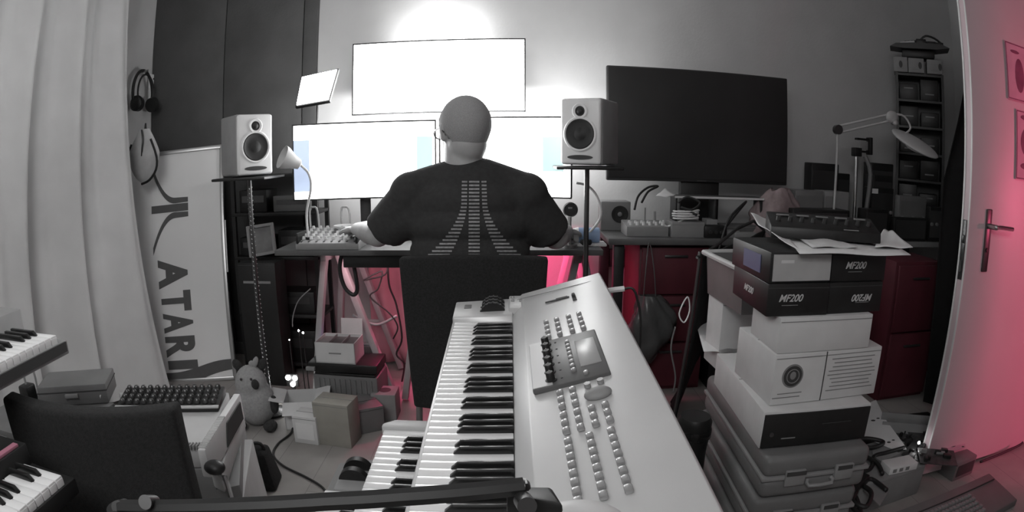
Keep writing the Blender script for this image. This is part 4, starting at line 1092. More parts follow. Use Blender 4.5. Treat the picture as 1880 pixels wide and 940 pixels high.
t = carton('flat grey box at the front edge of the workbench', a.x + .21, 2.78, BZ, .17, .12, .035, 0, 'greycard')
c_ = Vector((a.x + .10, 2.83, BZ + .082))
for k in range(1):
    pts = []
    for i in range(40):
        an = i * 2 * PI / 10; rr2 = .065 + .004 * math.sin(i * 2.3)
        pts.append((c_.x + rr2 * math.cos(an), c_.y - .01 + rr2 * .8 * math.sin(an) * .8, c_.z + .002 + .00115 * i))
    pts += [(c_.x - .09, c_.y - .02, BZ + .05), (c_.x - .12, c_.y - .03, BZ + .08)]
    cable('coil of white cable lying on the low grey box on the workbench', pts, .0045, 'whitecable', name='cable_coil')
# shallow riser board carrying loose parts behind
a = P(1225, 362, Y=2.98); b_ = P(1382, 366, Y=2.98)
t = thing('riser_shelf', 'thin shelf board with a pale front edge standing on the workbench below the television', 'shelf', (a.x, 2.835, BZ))
w_ = b_.x - a.x; hz_ = P(1300, 363, Y=2.83).z - BZ
g = G(); g.box((w_ / 2, .05, hz_), (w_, .11, .012), bev=.002); g.make('board', 'desk', t)
g = G(); g.box((w_ / 2, -.007, hz_), (w_, .004, .010)); g.make('pale_edge', 'white', t)
for x_ in (.01, w_ * .45, w_ - .01):
    g = G(); g.box((x_, .05, hz_ / 2), (.012, .10, hz_), bev=.002); g.make('upright', 'black', t)
sheetof('triangular pale folded paper leaning left of the riser shelf', [P(1203, 360, Y=2.86), P(1222, 345, Y=2.9), P(1240, 358, Y=2.86), P(1224, 361, Y=2.84)], name='folded_paper', n=4)
carton('pale box standing under the riser shelf', a.x + .17, 2.83, BZ, .06, .08, .085, 0, 'greycard', seam=False)
carton('long dark box lying under the riser shelf', a.x + .25, 2.835, BZ, .26, .08, .06, 0, 'desk')
carton('thin pale box lying before the riser shelf', a.x + .30, 2.76, BZ + .0, .12, .05, .03, 0, 'greyplastic', seam=False)
t = thing('soldering_station', 'small black device with dials at the front of the workbench', 'device', (a.x + .14, 2.765, BZ))
g = G(); g.box((.06, .04, .03), (.12, .08, .06), bev=.006); g.make('housing', 'black', t)
for k in range(3):
    g = G(); g.cyl((.03 + .03 * k, 0, .03), (.03 + .03 * k, -.008, .03), .009, seg=16); g.make('dial', 'darksteel', t)
for k, (lab, pts) in enumerate((('tangled dark cable rising behind the mixer on the workbench', [P(1165, 385, Y=2.95), P(1172, 360, Y=2.98), P(1190, 344, Y=3.0), P(1208, 342, Y=3.0), P(1190, 352, Y=2.98), P(1178, 372, Y=2.95)]),
        ('dark cable bundle drooping off the front edge of the workbench', [P(1330, 420, Y=2.74), P(1350, 395, Y=2.76), P(1370, 370, Y=2.80), P(1340, 400, Y=2.72), P(1325, 440, Y=2.70), P(1318, 470, Y=2.70)]),
        ('dark cable heaped in front of the riser shelf', [P(1245, 372, Y=2.80), P(1262, 362, Y=2.80), P(1285, 372, Y=2.79), P(1270, 385, Y=2.78), P(1250, 380, Y=2.80), P(1280, 395, Y=2.77)]))):
    cable(lab, pts, .006)
c_ = P(1425, 376, Y=2.84)
t = thing('carrier_bag', 'crumpled carrier bag with reddish print on the workbench right of the television', 'bag', (c_.x, 2.865, BZ))
g = G()
def bag2(u, v):
    a_ = u * 2 * PI; s_ = (math.sin(PI * min(1, .06 + .62 * v))) ** .6
    r_ = .125 * s_ * (1 + .10 * math.sin(4 * a_ + 6 * v) + .05 * math.sin(9 * a_ - 11 * v) + .04 * math.sin(15 * a_ + 17 * v))
    return Vector((r_ * 1.15 * math.cos(a_) + .03 * (1 - v), r_ * .55 * math.sin(a_), .245 - .243 * v + .010 * math.sin(3 * a_) * (1 - v)))
g.grid(bag2, 40, 24); g.make('bag_body', 'bag_red', t, smooth=True)
def gear(label, px0, px1, py0, py1, Y, dp, m='black', knobs=0, name='device', cat='device', z0=None):
    a = P(px0, py1, Y=Y); b_ = P(px1, py1, Y=Y); c = P((px0 + px1) / 2, py0, Y=Y)
    z = a.z if z0 is None else z0
    t = thing(name, label, cat, (a.x, Y, z)); w_ = b_.x - a.x; h = max(.01, c.z - z)
    g = G(); g.box((w_ / 2, dp / 2, h / 2), (w_, dp, h), bev=min(.006, h * .2)); g.make('housing', m, t)
    g = G(); g.box((w_ / 2, -.001, h / 2), (w_ * .9, .003, h * .78)); f_ = g.make('front_plate', 'darksteel' if m == 'black' else m, t)
    for k in range(knobs):
        x_ = w_ * (.12 + .76 * k / max(1, knobs - 1)); g = G(); g.cyl((x_, -.002, h * .5), (x_, -.012, h * .5), min(.010, h * .22), seg=14); g.make('knob', 'greyplastic', f_)
    return t
gear('dark rack device with knobs on the workbench, third-lowest block behind the paper pile', 1455, 1560, 385, 405, 2.76, .14, knobs=4, z0=BZ)
gear('pale-topped dark device stacked behind the paper pile', 1460, 1512, 350, 372, 2.86, .12, m='greycase', z0=BZ + .001)
gear('grey box behind the paper pile, left of the metal column', 1513, 1558, 352, 384, 2.93, .14, m='greyplastic', z0=BZ + .001)
# metal column stand and magnifier lamp
c_ = P(1577, 385, Y=2.90)
t = thing('column_stand', 'small metal column stand with a bracket on the workbench under the magnifier lamp', 'stand', (c_.x, 2.95, BZ))
zt = P(1577, 288, Y=2.95).z - BZ
g = G(); g.box((0, 0, .012), (.14, .16, .024), bev=.004); g.make('base', 'black', t)
g = G(); g.cyl((0, 0, .024), (0, 0, zt), .010); g.make('column', 'steel', t)
zb_ = P(1592, 268, Y=2.95).z - BZ
g = G(); g.box((.045, 0, zb_ + .035), (.10, .03, .012)); g.box((.045, 0, zb_ - .035), (.10, .03, .012)); g.box((.095, 0, zb_), (.02, .05, .10), bev=.004); g.box((0, 0, zb_ - .04), (.05, .05, .05), bev=.005); g.make('bracket', 'black', t)
g = G(); g.box((.045, -.01, zb_), (.06, .008, .05), bev=.003); g.make('plate', 'greyplastic', t)
g = G(); g.tube([(.05, -.02, zb_ - .06), (.08, -.04, zb_ - .16), (.06, -.03, .10)], .014); g.make('bellows', 'greycase', t)
LO = Vector((P(1537, 300, Y=2.80).x, 2.82, BZ))
t = thing('magnifier_lamp', 'pale swing-arm lamp with an oval head reaching over the right end of the workbench', 'lamp', LO)
W_ = T(-LO.x, -LO.y, -LO.z)
e1 = P(1538, 238, Y=2.80); e2 = P(1638, 215, Y=2.72); hc = P(1680, 262, Y=2.62)
g = G(); g.box((0, 0, .02), (.07, .07, .04), bev=.006); g.cyl((0, 0, .04), (0, 0, .09), .014); g.make('clamp', 'black', t)
g = G(); g.cyl(LO + Vector((0, 0, .08)), e1, .007, M=W_); g.make('lower_arm', 'pale', t)
for dz in (-.018, .018):
    g = G(); g.cyl(e1 + Vector((0, 0, dz)), e2 + Vector((0, 0, dz)), .0065, M=W_); g.make('upper_arm', 'pale', t)
g = G(); g.cyl(e1 + Vector((0, -.015, 0)), e1 + Vector((0, .015, 0)), .026, M=W_); g.make('elbow', 'darksteel', t)
g = G(); g.ball(e2, (.045, .02, .035), M=W_); g.cyl(e2 + Vector((.01, -.03, -.03)), e2 + Vector((.01, .01, -.03)), .012, M=W_); g.make('head_joint', 'pale', t, smooth=True)
p0, p1 = P(1638, 238, Y=2.70), P(1722, 290, Y=2.50)
ax_ = (p1 - p0).normalized(); Lh = (p1 - p0).length
hm = frame(ax_, Vector((.45, .85, .50)), o=(p0 + p1) / 2 + Vector((0, 0, .0)))
g = G(); g.ball((0, 0, 0), (Lh / 2, .085, .020), M=W_ @ hm, seg=36); g.make('shade', 'pale', t, smooth=True)
g = G(); g.lathe([(.055, -.024), (.062, -.020), (.062, -.008), (.055, -.006)], M=W_ @ hm, cap=False); g.make('lens_ring', 'white', t)
g = G(); g.tube([e2 + Vector((.02, 0, .02)), e2 + Vector((.07, -.03, .01)), e2 + Vector((.10, -.05, -.05)), p0.lerp(p1, .25) + Vector((0, 0, .01))], .006, M=W_); g.make('cable', 'pale', t)

# dark shelf tower against the wall at the right with boxes on top
a = P(1644, 330, Y=3.06); b_ = P(1733, 330, Y=2.86); tz = P(1640, 131, Y=3.06).z
ang = math.atan2(b_.y - a.y, b_.x - a.x)
tw_ = math.hypot(b_.x - a.x, b_.y - a.y)
t = thing('shelf_tower', 'tall narrow black shelf tower at the right end of the workbench', 'shelf', (a.x, a.y, BZ), (0, 0, ang))
th_ = tz - BZ
g = G(); g.box((.009, .10, th_ / 2), (.018, .20, th_)); g.box((tw_ - .009, .10, th_ / 2), (.018, .20, th_)); g.box((tw_ / 2, .195, th_ / 2), (tw_, .01, th_)); g.make('frame', 'black', t)
for k in range(7):
    g = G(); g.box((tw_ / 2, .10, .01 + (th_ - .02) * k / 6), (tw_ - .03, .19, .014)); g.make('shelf_board', 'black', t)
GT = 'dark devices on the shelf tower'
for k in range(6):
    z_ = .018 + (th_ - .02) * k / 6
    for j in range(2):
        w1 = (tw_ - .06) / 2 - .012; hh = (.09, .13, .11, .08, .12, .10)[(k + j * 2) % 6]
        m_ = Matrix.Translation(Vector((a.x, a.y, BZ))) @ Matrix.Rotation(ang, 4, 'Z') @ T(.025 + j * (w1 + .02), .015, z_)
        q_ = thing('device', ('left' if j == 0 else 'right') + ' black device on the ' + ('lowest', 'second', 'third', 'fourth', 'fifth', 'top')[k] + ' board of the shelf tower', 'device', m_.translation, (0, 0, ang), GT)
        g = G(); g.box((w1 / 2, .075, hh / 2), (w1, .15, hh), bev=.004); g.make('housing', 'black', q_)
        g = G(); g.box((w1 / 2, -.001, hh * (.3 + .2 * ((k + j) % 3))), (w1 * .5, .003, .008)); g.make('front_slot', 'inkgrey', q_)
def tower_box(label, u0, u1, h, pic):
    m_ = Matrix.Translation(Vector((a.x, a.y, tz))) @ Matrix.Rotation(ang, 4, 'Z') @ T(tw_ * u0, -.015, .001)
    q_ = thing('box', label, 'box', m_.translation, (0, 0, ang), 'pale boxes on top of the shelf tower'); w1 = tw_ * (u1 - u0)
    g = G(); g.box((w1 / 2, .09, h / 2), (w1, .18, h), bev=.003); g.make('carton', 'greycard', q_)
    g = G(); g.ball((w1 * pic, -.001, h * .5), (.012, .001, .022)); g.make('printed_mark', 'ink', q_)
    g = G(); g.box((w1 * .5, -.0008, h * .22), (w1 * .5, .0012, .004)); g.make('printed_line', 'inkgrey', q_)
zt_ = P(1640, 104, Y=3.06).z - tz
tower_box('leftmost pale box on top of the shelf tower', -.02, .26, zt_, .5)
tower_box('middle pale box on top of the shelf tower', .275, .60, zt_ * .97, .75)
tower_box('rightmost pale box on top of the shelf tower', .66, .98, zt_ * .95, .85)
ctr = Matrix.Translation(Vector((a.x, a.y, tz))) @ Matrix.Rotation(ang, 4, 'Z')
q_ = thing('tray', 'dark shallow tray heaped with dark parts on the very top of the shelf tower', 'tray', ctr @ Vector((tw_ / 2, .08, zt_ + .003)), (0, 0, ang))
g = G(); g.box((0, -.01, .025), (tw_ * .68, .14, .05), bev=.012); g.make('pedestal', 'black', q_)
g = G(); g.prism([(-tw_ * .58, -.01), (-tw_ * .46, .012), (-.02, .022), (tw_ * .50, .020), (tw_ * .66, .0), (tw_ * .4, -.014), (-tw_ * .3, -.018)], .17, M=T(0, .07, .072) @ RX(90)); g.make('tray_body', 'black', q_)
g = G()
rr_ = random.Random(5)
for k in range(9): g.box((-.05 + .025 * k, rr_.uniform(-.03, .03), .100 + .010 * math.sin(k * .45)), (rr_.uniform(.05, .09), .06, .035), bev=.004)
g.make('heap', 'black', q_)
g = G(); g.box((-.055, -.04, .105), (.10, .05, .022), bev=.004, M=RY(-8)); g.make('silver_part', 'silver', q_)
g = G(); g.tube([(.02, -.05, .12), (.06, -.05, .15), (.12, -.04, .14), (.17, -.03, .11)], .007); g.make('black_hose', 'black', q_)

# heap of small electronics at the bench's right end
rr_ = random.Random(11)
HG = 'dark electronic parts heaped at the right end of the workbench'
spots = [(1490, 300, 1540, 325, 3.04, 'dark fan-shaped device left of the lamp post base', 'black'), (1520, 318, 1560, 345, 3.02, 'dark box just left of the metal column foot', 'black'),
         (1600, 300, 1640, 330, 3.0, 'black case right of the metal column, with a pale line', 'black'), (1604, 322, 1638, 352, 2.92, 'black case below the oval lamp head', 'black'),
         (1600, 345, 1640, 372, 2.88, 'black device with a bright white label right of the metal column', 'black'), (1650, 360, 1700, 392, 2.84, 'dark grey instrument low at the right, second from the drape', 'greycase'),
         (1590, 385, 1630, 405, 2.80, 'small dark instrument with pale button behind the long black unit', 'black'), (1640, 400, 1700, 440, 2.76, 'dark instrument at the front right of the workbench', 'black'), (1706, 380, 1730, 420, 2.80, 'narrow dark case beside the black drape', 'black')]
for k, (x0_, y0_, x1_, y1_, Y_, lab, m_) in enumerate(spots):
    Y_ = 2.78 + (k % 3) * .14
    Y_ = {0: 3.10, 1: 3.12, 3: 2.97, 5: 2.81, 7: 2.745, 8: 2.745}.get(k, Y_)
    t = gear(lab, x0_, x1_, y0_, y1_, Y_, .10 if k not in (5, 7, 8) else .05, m=m_, knobs=rr_.choice((0, 2, 3)), z0=BZ + .001)
    if k == 4:
        z_ = P(1606, 351, Y=Y_).z - BZ
        g = G(); g.box((P(1606, 351, Y=Y_).x - t.location.x, -.004, z_), (.045, .003, .028)); g.make('white_label', 'white', t)
# black drape hanging behind the door
pts = [(1779, 100), (1770, 170), (1762, 220), (1750, 275), (1738, 330), (1733, 400), (1728, 480), (1716, 600), (1700, 740)]
ed = [P(x_, y_, Y=2.25) for x_, y_ in pts]
def dr(u, v):
    f = v * (len(ed) - 1); i = min(int(f), len(ed) - 2); p = ed[i].lerp(ed[i + 1], f - i)
    p.z = max(p.z, .01)
    q_ = Vector((2.62, 2.05, p.z)); r_ = p.lerp(q_, u)
    return r_ + Vector((0, .03 * math.sin(u * 24 + v * 2), 0))
g = G(); g.grid(dr, 60, 40, th=.006)
tag(g.make('drape', 'drape', smooth=True), 'long black drape hanging behind the open door', 'drape')
g = G(); g.tube([(ed[0].x + .02, 2.26, ed[0].z + .02), (2.66, 2.02, ed[0].z + .05), (2.9, 1.83, ed[0].z + .05)], .01, smooth=1)
tag(g.make('drape_rail', 'darksteel'), 'dark rail holding the black drape behind the door', 'rail')

# ================================================================== LEFT: DARK SHELVES
sx0, sx1, sy0, sy1 = -1.53, -1.02, 2.98, 3.22
t = thing('shelving_unit', 'dark open shelving unit in the shade left of the desk', 'shelf', (sx0, sy0, 0))
w_ = sx1 - sx0; dp = sy1 - sy0
for x_ in (0.012, w_ - .012):
    for y_ in (0.012, dp - .012):
        g = G(); g.box((x_, y_, .56), (.022, .022, 1.12)); g.make('post', 'black', t)
zs = (.06, .34, .66, .90, 1.10)
for z_ in zs:
    g = G(); g.box((w_ / 2, dp / 2, z_), (w_ - .002, dp, .018), bev=.002); g.make('shelf_board', 'black', t)
GS = 'dark devices on the shelves at the left'
dv = [(0, .02, .20, .14, 'black'), (0, .25, .20, .18, 'black'), (1, .03, .14, .20, 'black'), (1, .20, .26, .12, 'black'), (2, .03, .20, .10, 'black'), (2, .27, .18, .14, 'black'), (3, .04, .17, .12, 'black'), (3, .25, .21, .085, 'greycase')]
for k, (lv, x_, w1, h1, m_) in enumerate(dv):
    q_ = thing('device', ('left ' if k % 2 == 0 else 'right ') + ('black' if m_ == 'black' else 'grey') + ' device on the ' + ('bottom', 'second', 'third', 'fourth')[lv] + ' board of the dark shelving unit', 'device', (sx0 + x_, sy0 + .03, zs[lv] + .0095), group=GS)
    g = G(); g.box((w1 / 2, .08, h1 / 2), (w1, .16, h1), bev=.004); g.make('housing', m_, q_)
    g = G(); g.box((w1 / 2, -.001, h1 * .6), (w1 * .8, .003, h1 * .3)); g.make('front_plate', 'darksteel', q_)
    if k in (0, 2):
        for j in range(2 + k // 2):
            g = G(); g.ball((w1 * .3 + .022 * j, -.004, h1 * .75 + .01 * j), .0045, seg=10); g.make('indicator_light', 'led', q_)
# picture frame standing on a low crate by the speaker stand
c0, c1, c2, c3 = P(455, 418, Y=2.88), P(499, 411, Y=2.92), P(505, 462, Y=2.90), P(461, 470, Y=2.86)
t = thing('picture_frame', 'small pale picture frame propped up behind the wrapped speaker stand', 'picture', P(480, 470, Y=2.88))
W_ = T(*(-t.location))
g = G()
for p, q_ in ((c0, c1), (c1, c2), (c2, c3), (c3, c0)):
    g.box((0, 0, 0), ((q_ - p).length + .012, .018, .014), M=W_ @ frame(q_ - p, Vector((0, 1, 0)), o=(p + q_) / 2))
g.make('frame', 'greyplastic', t)
g = G(); g.hexa([c0 + Vector((0, .012, 0)), c1 + Vector((0, .012, 0)), c2 + Vector((0, .012, 0)), c3 + Vector((0, .012, 0)), c0 + Vector((0, .003, 0)), c1 + Vector((0, .003, 0)), c2 + Vector((0, .003, 0)), c3 + Vector((0, .003, 0))], M=W_); g.make('print', 'photo', t)
pk = P(480, 478, Y=2.88)
t = carton('tall dark case carrying the small picture frame', pk.x - .11, 2.80, 0, .22, .15, pk.z, 0, 'black', cat='case', name='equipment_case', tape='darksteel')
g = G(); g.box((.11, -.002, pk.z - .10), (.16, .004, .012)); g.make('pale_ledge', 'greyplastic', t)

# ================================================================== ON THE FLOOR, LEFT OF THE CHAIR
# plush toy
t = thing('plush_toy', 'pale egg-shaped plush animal with dark ears and paws sitting on the floor', 'plush toy', (-1.175, 2.33, 0), (0, 0, R(12)))
g = G(); g.ball((0, 0, .115), (.100, .085, .118), seg=32); g.ball((-.005, -.005, .205), (.078, .068, .090), seg=28); fused('body', g, 'plush', t, vox=.006, sm=8)
for s_ in (-1, 1):
    g = G(); g.ball((s_ * .060 - .004, .012, .290), (.022, .014, .030), rot=(0, s_ * 30, 0)); g.make('ear', 'darkplush', t, smooth=True)
    g = G(); g.ball((s_ * .075, -.075, .024), (.034, .045, .024)); g.make('foot', 'darkplush', t, smooth=True)
    g = G(); g.ball((s_ * .098, -.03, .11), (.022, .024, .045)); g.make('arm', 'darkplush', t, smooth=True)
    g = G(); g.ball((s_ * .024 - .01, -.066, .250), .006); g.make('eye', 'ink', t, smooth=True)
g = G(); g.ball((.030, -.066, .225), (.018, .012, .024)); g.make('nose', 'darkplush', t, smooth=True)
g = G(); g.ball((.028, .0, .305), (.014, .010, .030), rot=(0, 22, 0)); g.ball((.01, .0, .295), (.016, .010, .02)); g.make('tuft', 'plush', t, smooth=True)
# white open box with flaps and bright lamps behind it
def open_box(label, loc, wd, dp, ht, rot, m, flaps, parts=True):
    t = thing('open_box', label, 'box', loc, (0, 0, R(rot)))
    g = G(); g.box((wd / 2, dp / 2, .003), (wd, dp, .006))
    for c, d in (((wd / 2, .002, ht / 2), (wd, .004, ht)), ((wd / 2, dp - .002, ht / 2), (wd, .004, ht)), ((.002, dp / 2, ht / 2), (.004, dp, ht)), ((wd - .002, dp / 2, ht / 2), (.004, dp, ht))): g.box(c, d)
    g.make('box_body', m, t)
    for side, tilt in flaps:
        g = G()
        if side == 'b': g.box((0, 0, dp * .45 / 2), (wd, .003, dp * .45), M=T(wd / 2, dp, ht) @ RX(-tilt))
        if side == 'h': g.box((0, 0, dp * .5 / 2), (wd * .55, .003, dp * .5), M=T(wd * .72, dp, ht) @ RX(-tilt))
        if side == 'f': g.box((0, 0, dp * .45 / 2), (wd, .003, dp * .45), M=T(wd / 2, 0, ht) @ RX(tilt))
        if side == 'l': g.box((0, 0, wd * .45 / 2), (.003, dp, wd * .45), M=T(0, dp / 2, ht) @ RY(-tilt))
        if side == 'r': g.box((0, 0, wd * .45 / 2), (.003, dp, wd * .45), M=T(wd, dp / 2, ht) @ RY(tilt))
        g.make('flap', m, t)
    return t
open_box('white box with open flaps on the floor between the plush animal and the cardboard box', (-1.015, 2.29, 0), .150, .16, .135, 14, 'whitecard', (('l', 78), ('f', 120), ('r', 78)))
t = carton('small white cube-shaped box in front of the open white box', P(542, 812, Z=0).x, P(542, 812, Z=0).y, 0, .115, .10, .13, -6, 'whitecard')
g = G(); g.box((.058, -.0008, .060), (.085, .0014, .075)); g.make('label_panel', 'paper', t)
t = carton('plain cardboard box standing upright beside the small white cube', P(582, 815, Z=0).x, P(582, 815, Z=0).y, 0, .165, .12, .20, -8, 'brown')
carton('dark-sided low box behind the cardboard box', -.69, 2.28, 0, .15, .17, .12, 32, 'greycase', tape='ink')
t = carton('grey square box with a round dark hole in its top', P(684, 771, Z=0).x, P(684, 771, Z=0).y, 0, .115, .115, .13, 0, 'greycard', seam=False)
g = G(); g.lathe([(.026, 0), (.028, .001), (.020, .0015), (0, .001)], M=T(.058, .058, .130)); g.make('round_hole', 'ink', t)
# stack of dark devices and white tray box
t = thing('ribbed_device', 'dark ribbed device on the floor behind the cardboard box, lowest of its stack', 'device', (-.93, 2.50, 0), (0, 0, R(-4)))
g = G(); g.box((.16, .09, .10), (.32, .18, .20), bev=.008)
for k in range(11): g.box((.03 + .026 * k, -.002, .10), (.010, .006, .17), bev=.001)
g.make('ribbed_housing', 'greycase', t)
g = G(); g.box((.16, .09, .205), (.30, .17, .012), bev=.003); g.make('lid', 'black', t)
t = thing('black_device', 'flat black device between the ribbed device and the white tray box', 'device', (-.95, 2.49, .213), (0, 0, R(-2)))
g = G(); g.box((.17, .10, .022), (.34, .18, .044), bev=.006); g.make('housing', 'black', t)
g = G(); g.box((.02, -.008, .022), (.045, .02, .018), bev=.004); g.make('pale_plug', 'greyplastic', t)
t = open_box('white box with divided tray and lifted lid, topmost of the stack below the desk', (P(583, 688, Y=2.50).x, 2.50, .2585), .195, .15, .10, -2, 'whitecard', (('h', 8),))
g = G(); g.box((.065, .075, .088), (.004, .142, .02)); g.box((.13, .075, .088), (.004, .142, .02)); g.box((.0975, .075, .075), (.19, .142, .004)); g.make('divider', 'greycard', t)
for k, x_ in enumerate((.033, .098, .162)):
    g = G(); g.box((x_, .075, .084), (.05, .12, .012), bev=.004); g.make('tray_item', 'desk' if k else 'greyplastic', t)
g = G(); g.text('oooooo', .012, depth=.0004, M=T(.098, -.0008, .05) @ RX(90)) if False else g.box((.098, -.0008, .05), (.06, .0014, .006)); g.make('printed_line', 'inkgrey', t)
c_ = P(607, 634, Y=2.66)
t = thing('led_lamp', 'tiny bright bluish lamp glowing above the white tray box', 'lamp', (c_.x, 2.668, .2585))
g = G(); g.cyl((0, 0, 0), (0, 0, c_.z - .27), .006); g.cyl((0, 0, 0), (0, 0, .008), .03); g.make('stalk', 'black', t)
g = G(); g.ball((0, -.004, c_.z - .2585), .011); g.make('bulb', 'ledblue', t, smooth=True)
light('led_lamp_glow', 'POINT', (c_.x, 2.64, c_.z), .10, (.55, .5, 1), .015)
# triple bright lamp
c_ = P(533, 702, Y=2.62)
t = thing('cluster_lamp', 'three small bright round lamps in a cluster beside the plush animal', 'lamp', (c_.x, 2.64, 0))
g = G(); g.cyl((0, .012, 0), (0, .012, c_.z + .01), .008); g.cyl((0, .012, 0), (0, .012, .012), .05); g.box((0, .012, c_.z), (.07, .012, .07), bev=.01); g.make('holder', 'black', t)
for dx_, dz_ in ((-.019, .016), (.020, .016), (.004, -.018)):
    g = G(); g.ball((dx_, 0, c_.z + dz_), (.013, .008, .013)); g.make('bulb', 'led', t, smooth=True)
light('cluster_lamp_glow', 'POINT', (c_.x, 2.58, c_.z), .12, (1, 1, 1), .03)
for k, (px_, py_) in enumerate(((547, 608), (555, 612), (530, 625))):
    c_ = P(px_, py_, Y=2.70)
    t = thing('indicator_lamp', ('left', 'right', 'lower')[k] + ' tiny white indicator lamp in the dark left of the desk', 'lamp', (c_.x, 2.71, 0), group='tiny indicator lamps in the dark')
    g = G(); g.cyl((0, .003, 0), (0, .003, c_.z), .003, seg=8); g.cyl((0, .003, 0), (0, .003, .006), .02); g.make('stalk', 'black', t)
    g = G(); g.ball((0, 0, c_.z), .005 if k < 2 else .003, seg=10); g.make('bulb', 'led', t, smooth=True)

# ================================================================== LEFT FOREGROUND: low table and what is on it
LT = .50
ty1 = P(200, 738, Z=LT).y
t = thing('low_table', 'low grey table behind the empty chair in the left foreground', 'table', (-1.64, ty1 - .32, 0))
g = G(); g.box((.21, .16, LT - .01), (.42, .32, .02), bev=.003); g.make('tabletop', 'greycase', t)
for x_ in (.03, .39):
    for y_ in (.03, .29):
        g = G(); g.box((x_, y_, (LT - .02) / 2), (.03, .03, LT - .02)); g.make('leg', 'greycase', t)
cc_ = P(92, 706, Z=LT + .06)
t = thing('grey_case', 'flat grey case lying at an angle below the curtain', 'case', (cc_.x - .02, ty1 - .12, LT), (0, 0, R(26)))
g = G(); g.box((.13, .07, .034), (.26, .15, .066), bev=.005); g.make('shell', 'greycase', t)
g = G(); g.box((.13, .07, .046), (.263, .153, .003)); g.make('lid_seam', 'ink', t)
g = G(); g.box((.13, -.009, .034), (.05, .010, .014), bev=.003); g.make('clasp', 'greyplastic', t)
sheetof('small white card lying at the corner of the low grey table', [P(163, 738, Z=LT + .004), P(178, 722, Z=LT + .03), P(186, 726, Z=LT + .03), P(182, 738, Z=LT + .004)], name='card', n=3)
dl_ = P(58, 700, Z=LT)
t = thing('clip_lamp', 'small black clip lamp with a thin wire loop left of the grey case', 'lamp', (cc_.x - .10, ty1 - .10, LT))
g = G(); g.box((0, 0, .03), (.05, .05, .06), bev=.008); g.make('base', 'black', t)
g = G(); g.tube([(0, 0, .04), (.0, 0, .12), (.03, 0, .15), (.06, 0, .11), (.06, 0, .05)], .004); g.make('loop', 'greyplastic', t)
# flat dark drum machine with rows of keys
Zt = .50
q0, q1, q2, q3 = P(212, 756, Z=Zt), P(402, 756, Z=Zt), P(392, 724, Z=Zt + .03), P(216, 722, Z=Zt + .03)
wm = (q1 - q0).length; dm = .125
t = thing('drum_machine', 'flat dark machine with rows of round buttons standing behind the empty chair', 'electronic unit', (q0.x, q0.y, Zt), (0, 0, math.atan2(q1.y - q0.y, q1.x - q0.x)))
g = G(); g.hexa([(0, 0, 0), (wm, 0, 0), (wm, dm, 0), (0, dm, 0), (0, 0, .012), (wm, 0, .012), (wm, dm, .030), (0, dm, .030)], bev=.003); g.make('housing', 'black', t)
kk = G(); kk.lathe([(.009, 0), (.009, .010), (.006, .014), (0, .014)], seg=14); k0 = None
for i in range(13):
    for j in range(4):
        y_ = .030 + .027 * j; lc = (.02 + (wm - .04) * i / 12, y_, .012 + .018 * y_ / dm)
        if k0 is None: k0 = kk.make('round_button', 'darksteel', t); k0.location = lc
        else: shared('round_button', k0, t, lc)
g = G(); g.box((wm / 2, .006, .014), (wm, .012, .006), bev=.001); g.make('pale_front_edge', 'pale', t)
# pale vintage computer with ribbed edges on a pale cabinet
vc = P(380, 790, Z=0)
t = thing('vintage_computer', 'pale vintage computer with ribbed vents right of the empty chair', 'computer', (-.80, 1.10, 0))
W_ = T(.80, -1.10, 0)
Zt = .498
def q4(pxs, z): return [P(x, y, Z=z) for x, y in pxs]
top = q4([(218, 720), (420, 720), (380, 822), (250, 822)], Zt)
bw = [Vector((p.x, p.y, Zt - .06)) for p in top]
g = G(); g.hexa(bw + top, bev=.004, M=W_); g.make('casing', 'pale', t)
A_, B_ = P(372, 826, Z=Zt + .03), P(438, 722, Z=Zt + .03)
dd = (B_ - A_); side_ = Vector((dd.y, -dd.x, 0)).normalized()
g = G(); g.hexa([A_ - side_ * .018 + Vector((0, 0, -.08)), A_ + side_ * .010 + Vector((0, 0, -.08)), B_ + side_ * .010 + Vector((0, 0, -.08)), B_ - side_ * .018 + Vector((0, 0, -.08)), A_ - side_ * .016, A_ + side_ * .006, B_ + side_ * .006, B_ - side_ * .016], bev=.005, M=W_); g.make('raised_edge', 'white', t)
for k in range(22):
    p = A_.lerp(B_, .03 + .50 * k / 21)
    g = G(); g.box((0, 0, 0), (.0035, .022, .004), bev=.001, M=W_ @ frame(dd, Vector((0, 0, 1)).cross(dd), o=p + Vector((0, 0, .001)) - side_ * .005)); g.make('vent_rib', 'pale', t)
g = G(); gp = [A_.lerp(B_, .52) + side_ * .0115 + Vector((0, 0, -.015)), A_.lerp(B_, .92) + side_ * .0115 + Vector((0, 0, -.015)), A_.lerp(B_, .92) + side_ * .0125 + Vector((0, 0, -.070)), A_.lerp(B_, .42) + side_ * .0125 + Vector((0, 0, -.072))]
g.hexa(gp + [p - side_ * .004 for p in gp], M=W_); g.make('dark_recess', 'ink', t)
for k in range(7):
    p = P(340 + 6 * k, 819, Z=Zt + .003)
    g = G(); g.box((0, 0, 0), (.005, .022, .014), bev=.001, M=W_ @ T(p.x, p.y, p.z)); g.make('front_vent', 'greyplastic', t)
t = thing('pale_cabinet', 'pale slab-sided cabinet standing under the vintage computer', 'cabinet', (-.76, 1.15, 0))
W_ = T(.76, -1.15, 0)
def colm(pxs, z, z0, m, nm, bev=.004, spread=0):
    q = [P(x, y, Z=z) for x, y in pxs]; g = G(); g.hexa([Vector((p.x + spread, p.y, z0)) for p in q] + q, bev=bev, M=W_); g.make(nm, m, t)
cz = Zt - .062
g = G(); g.hexa([Vector((p.x, p.y, 0)) for p in top] + [Vector((p.x, p.y, cz)) for p in top], bev=.004, M=W_); g.make('carcass', 'greyplastic', t)
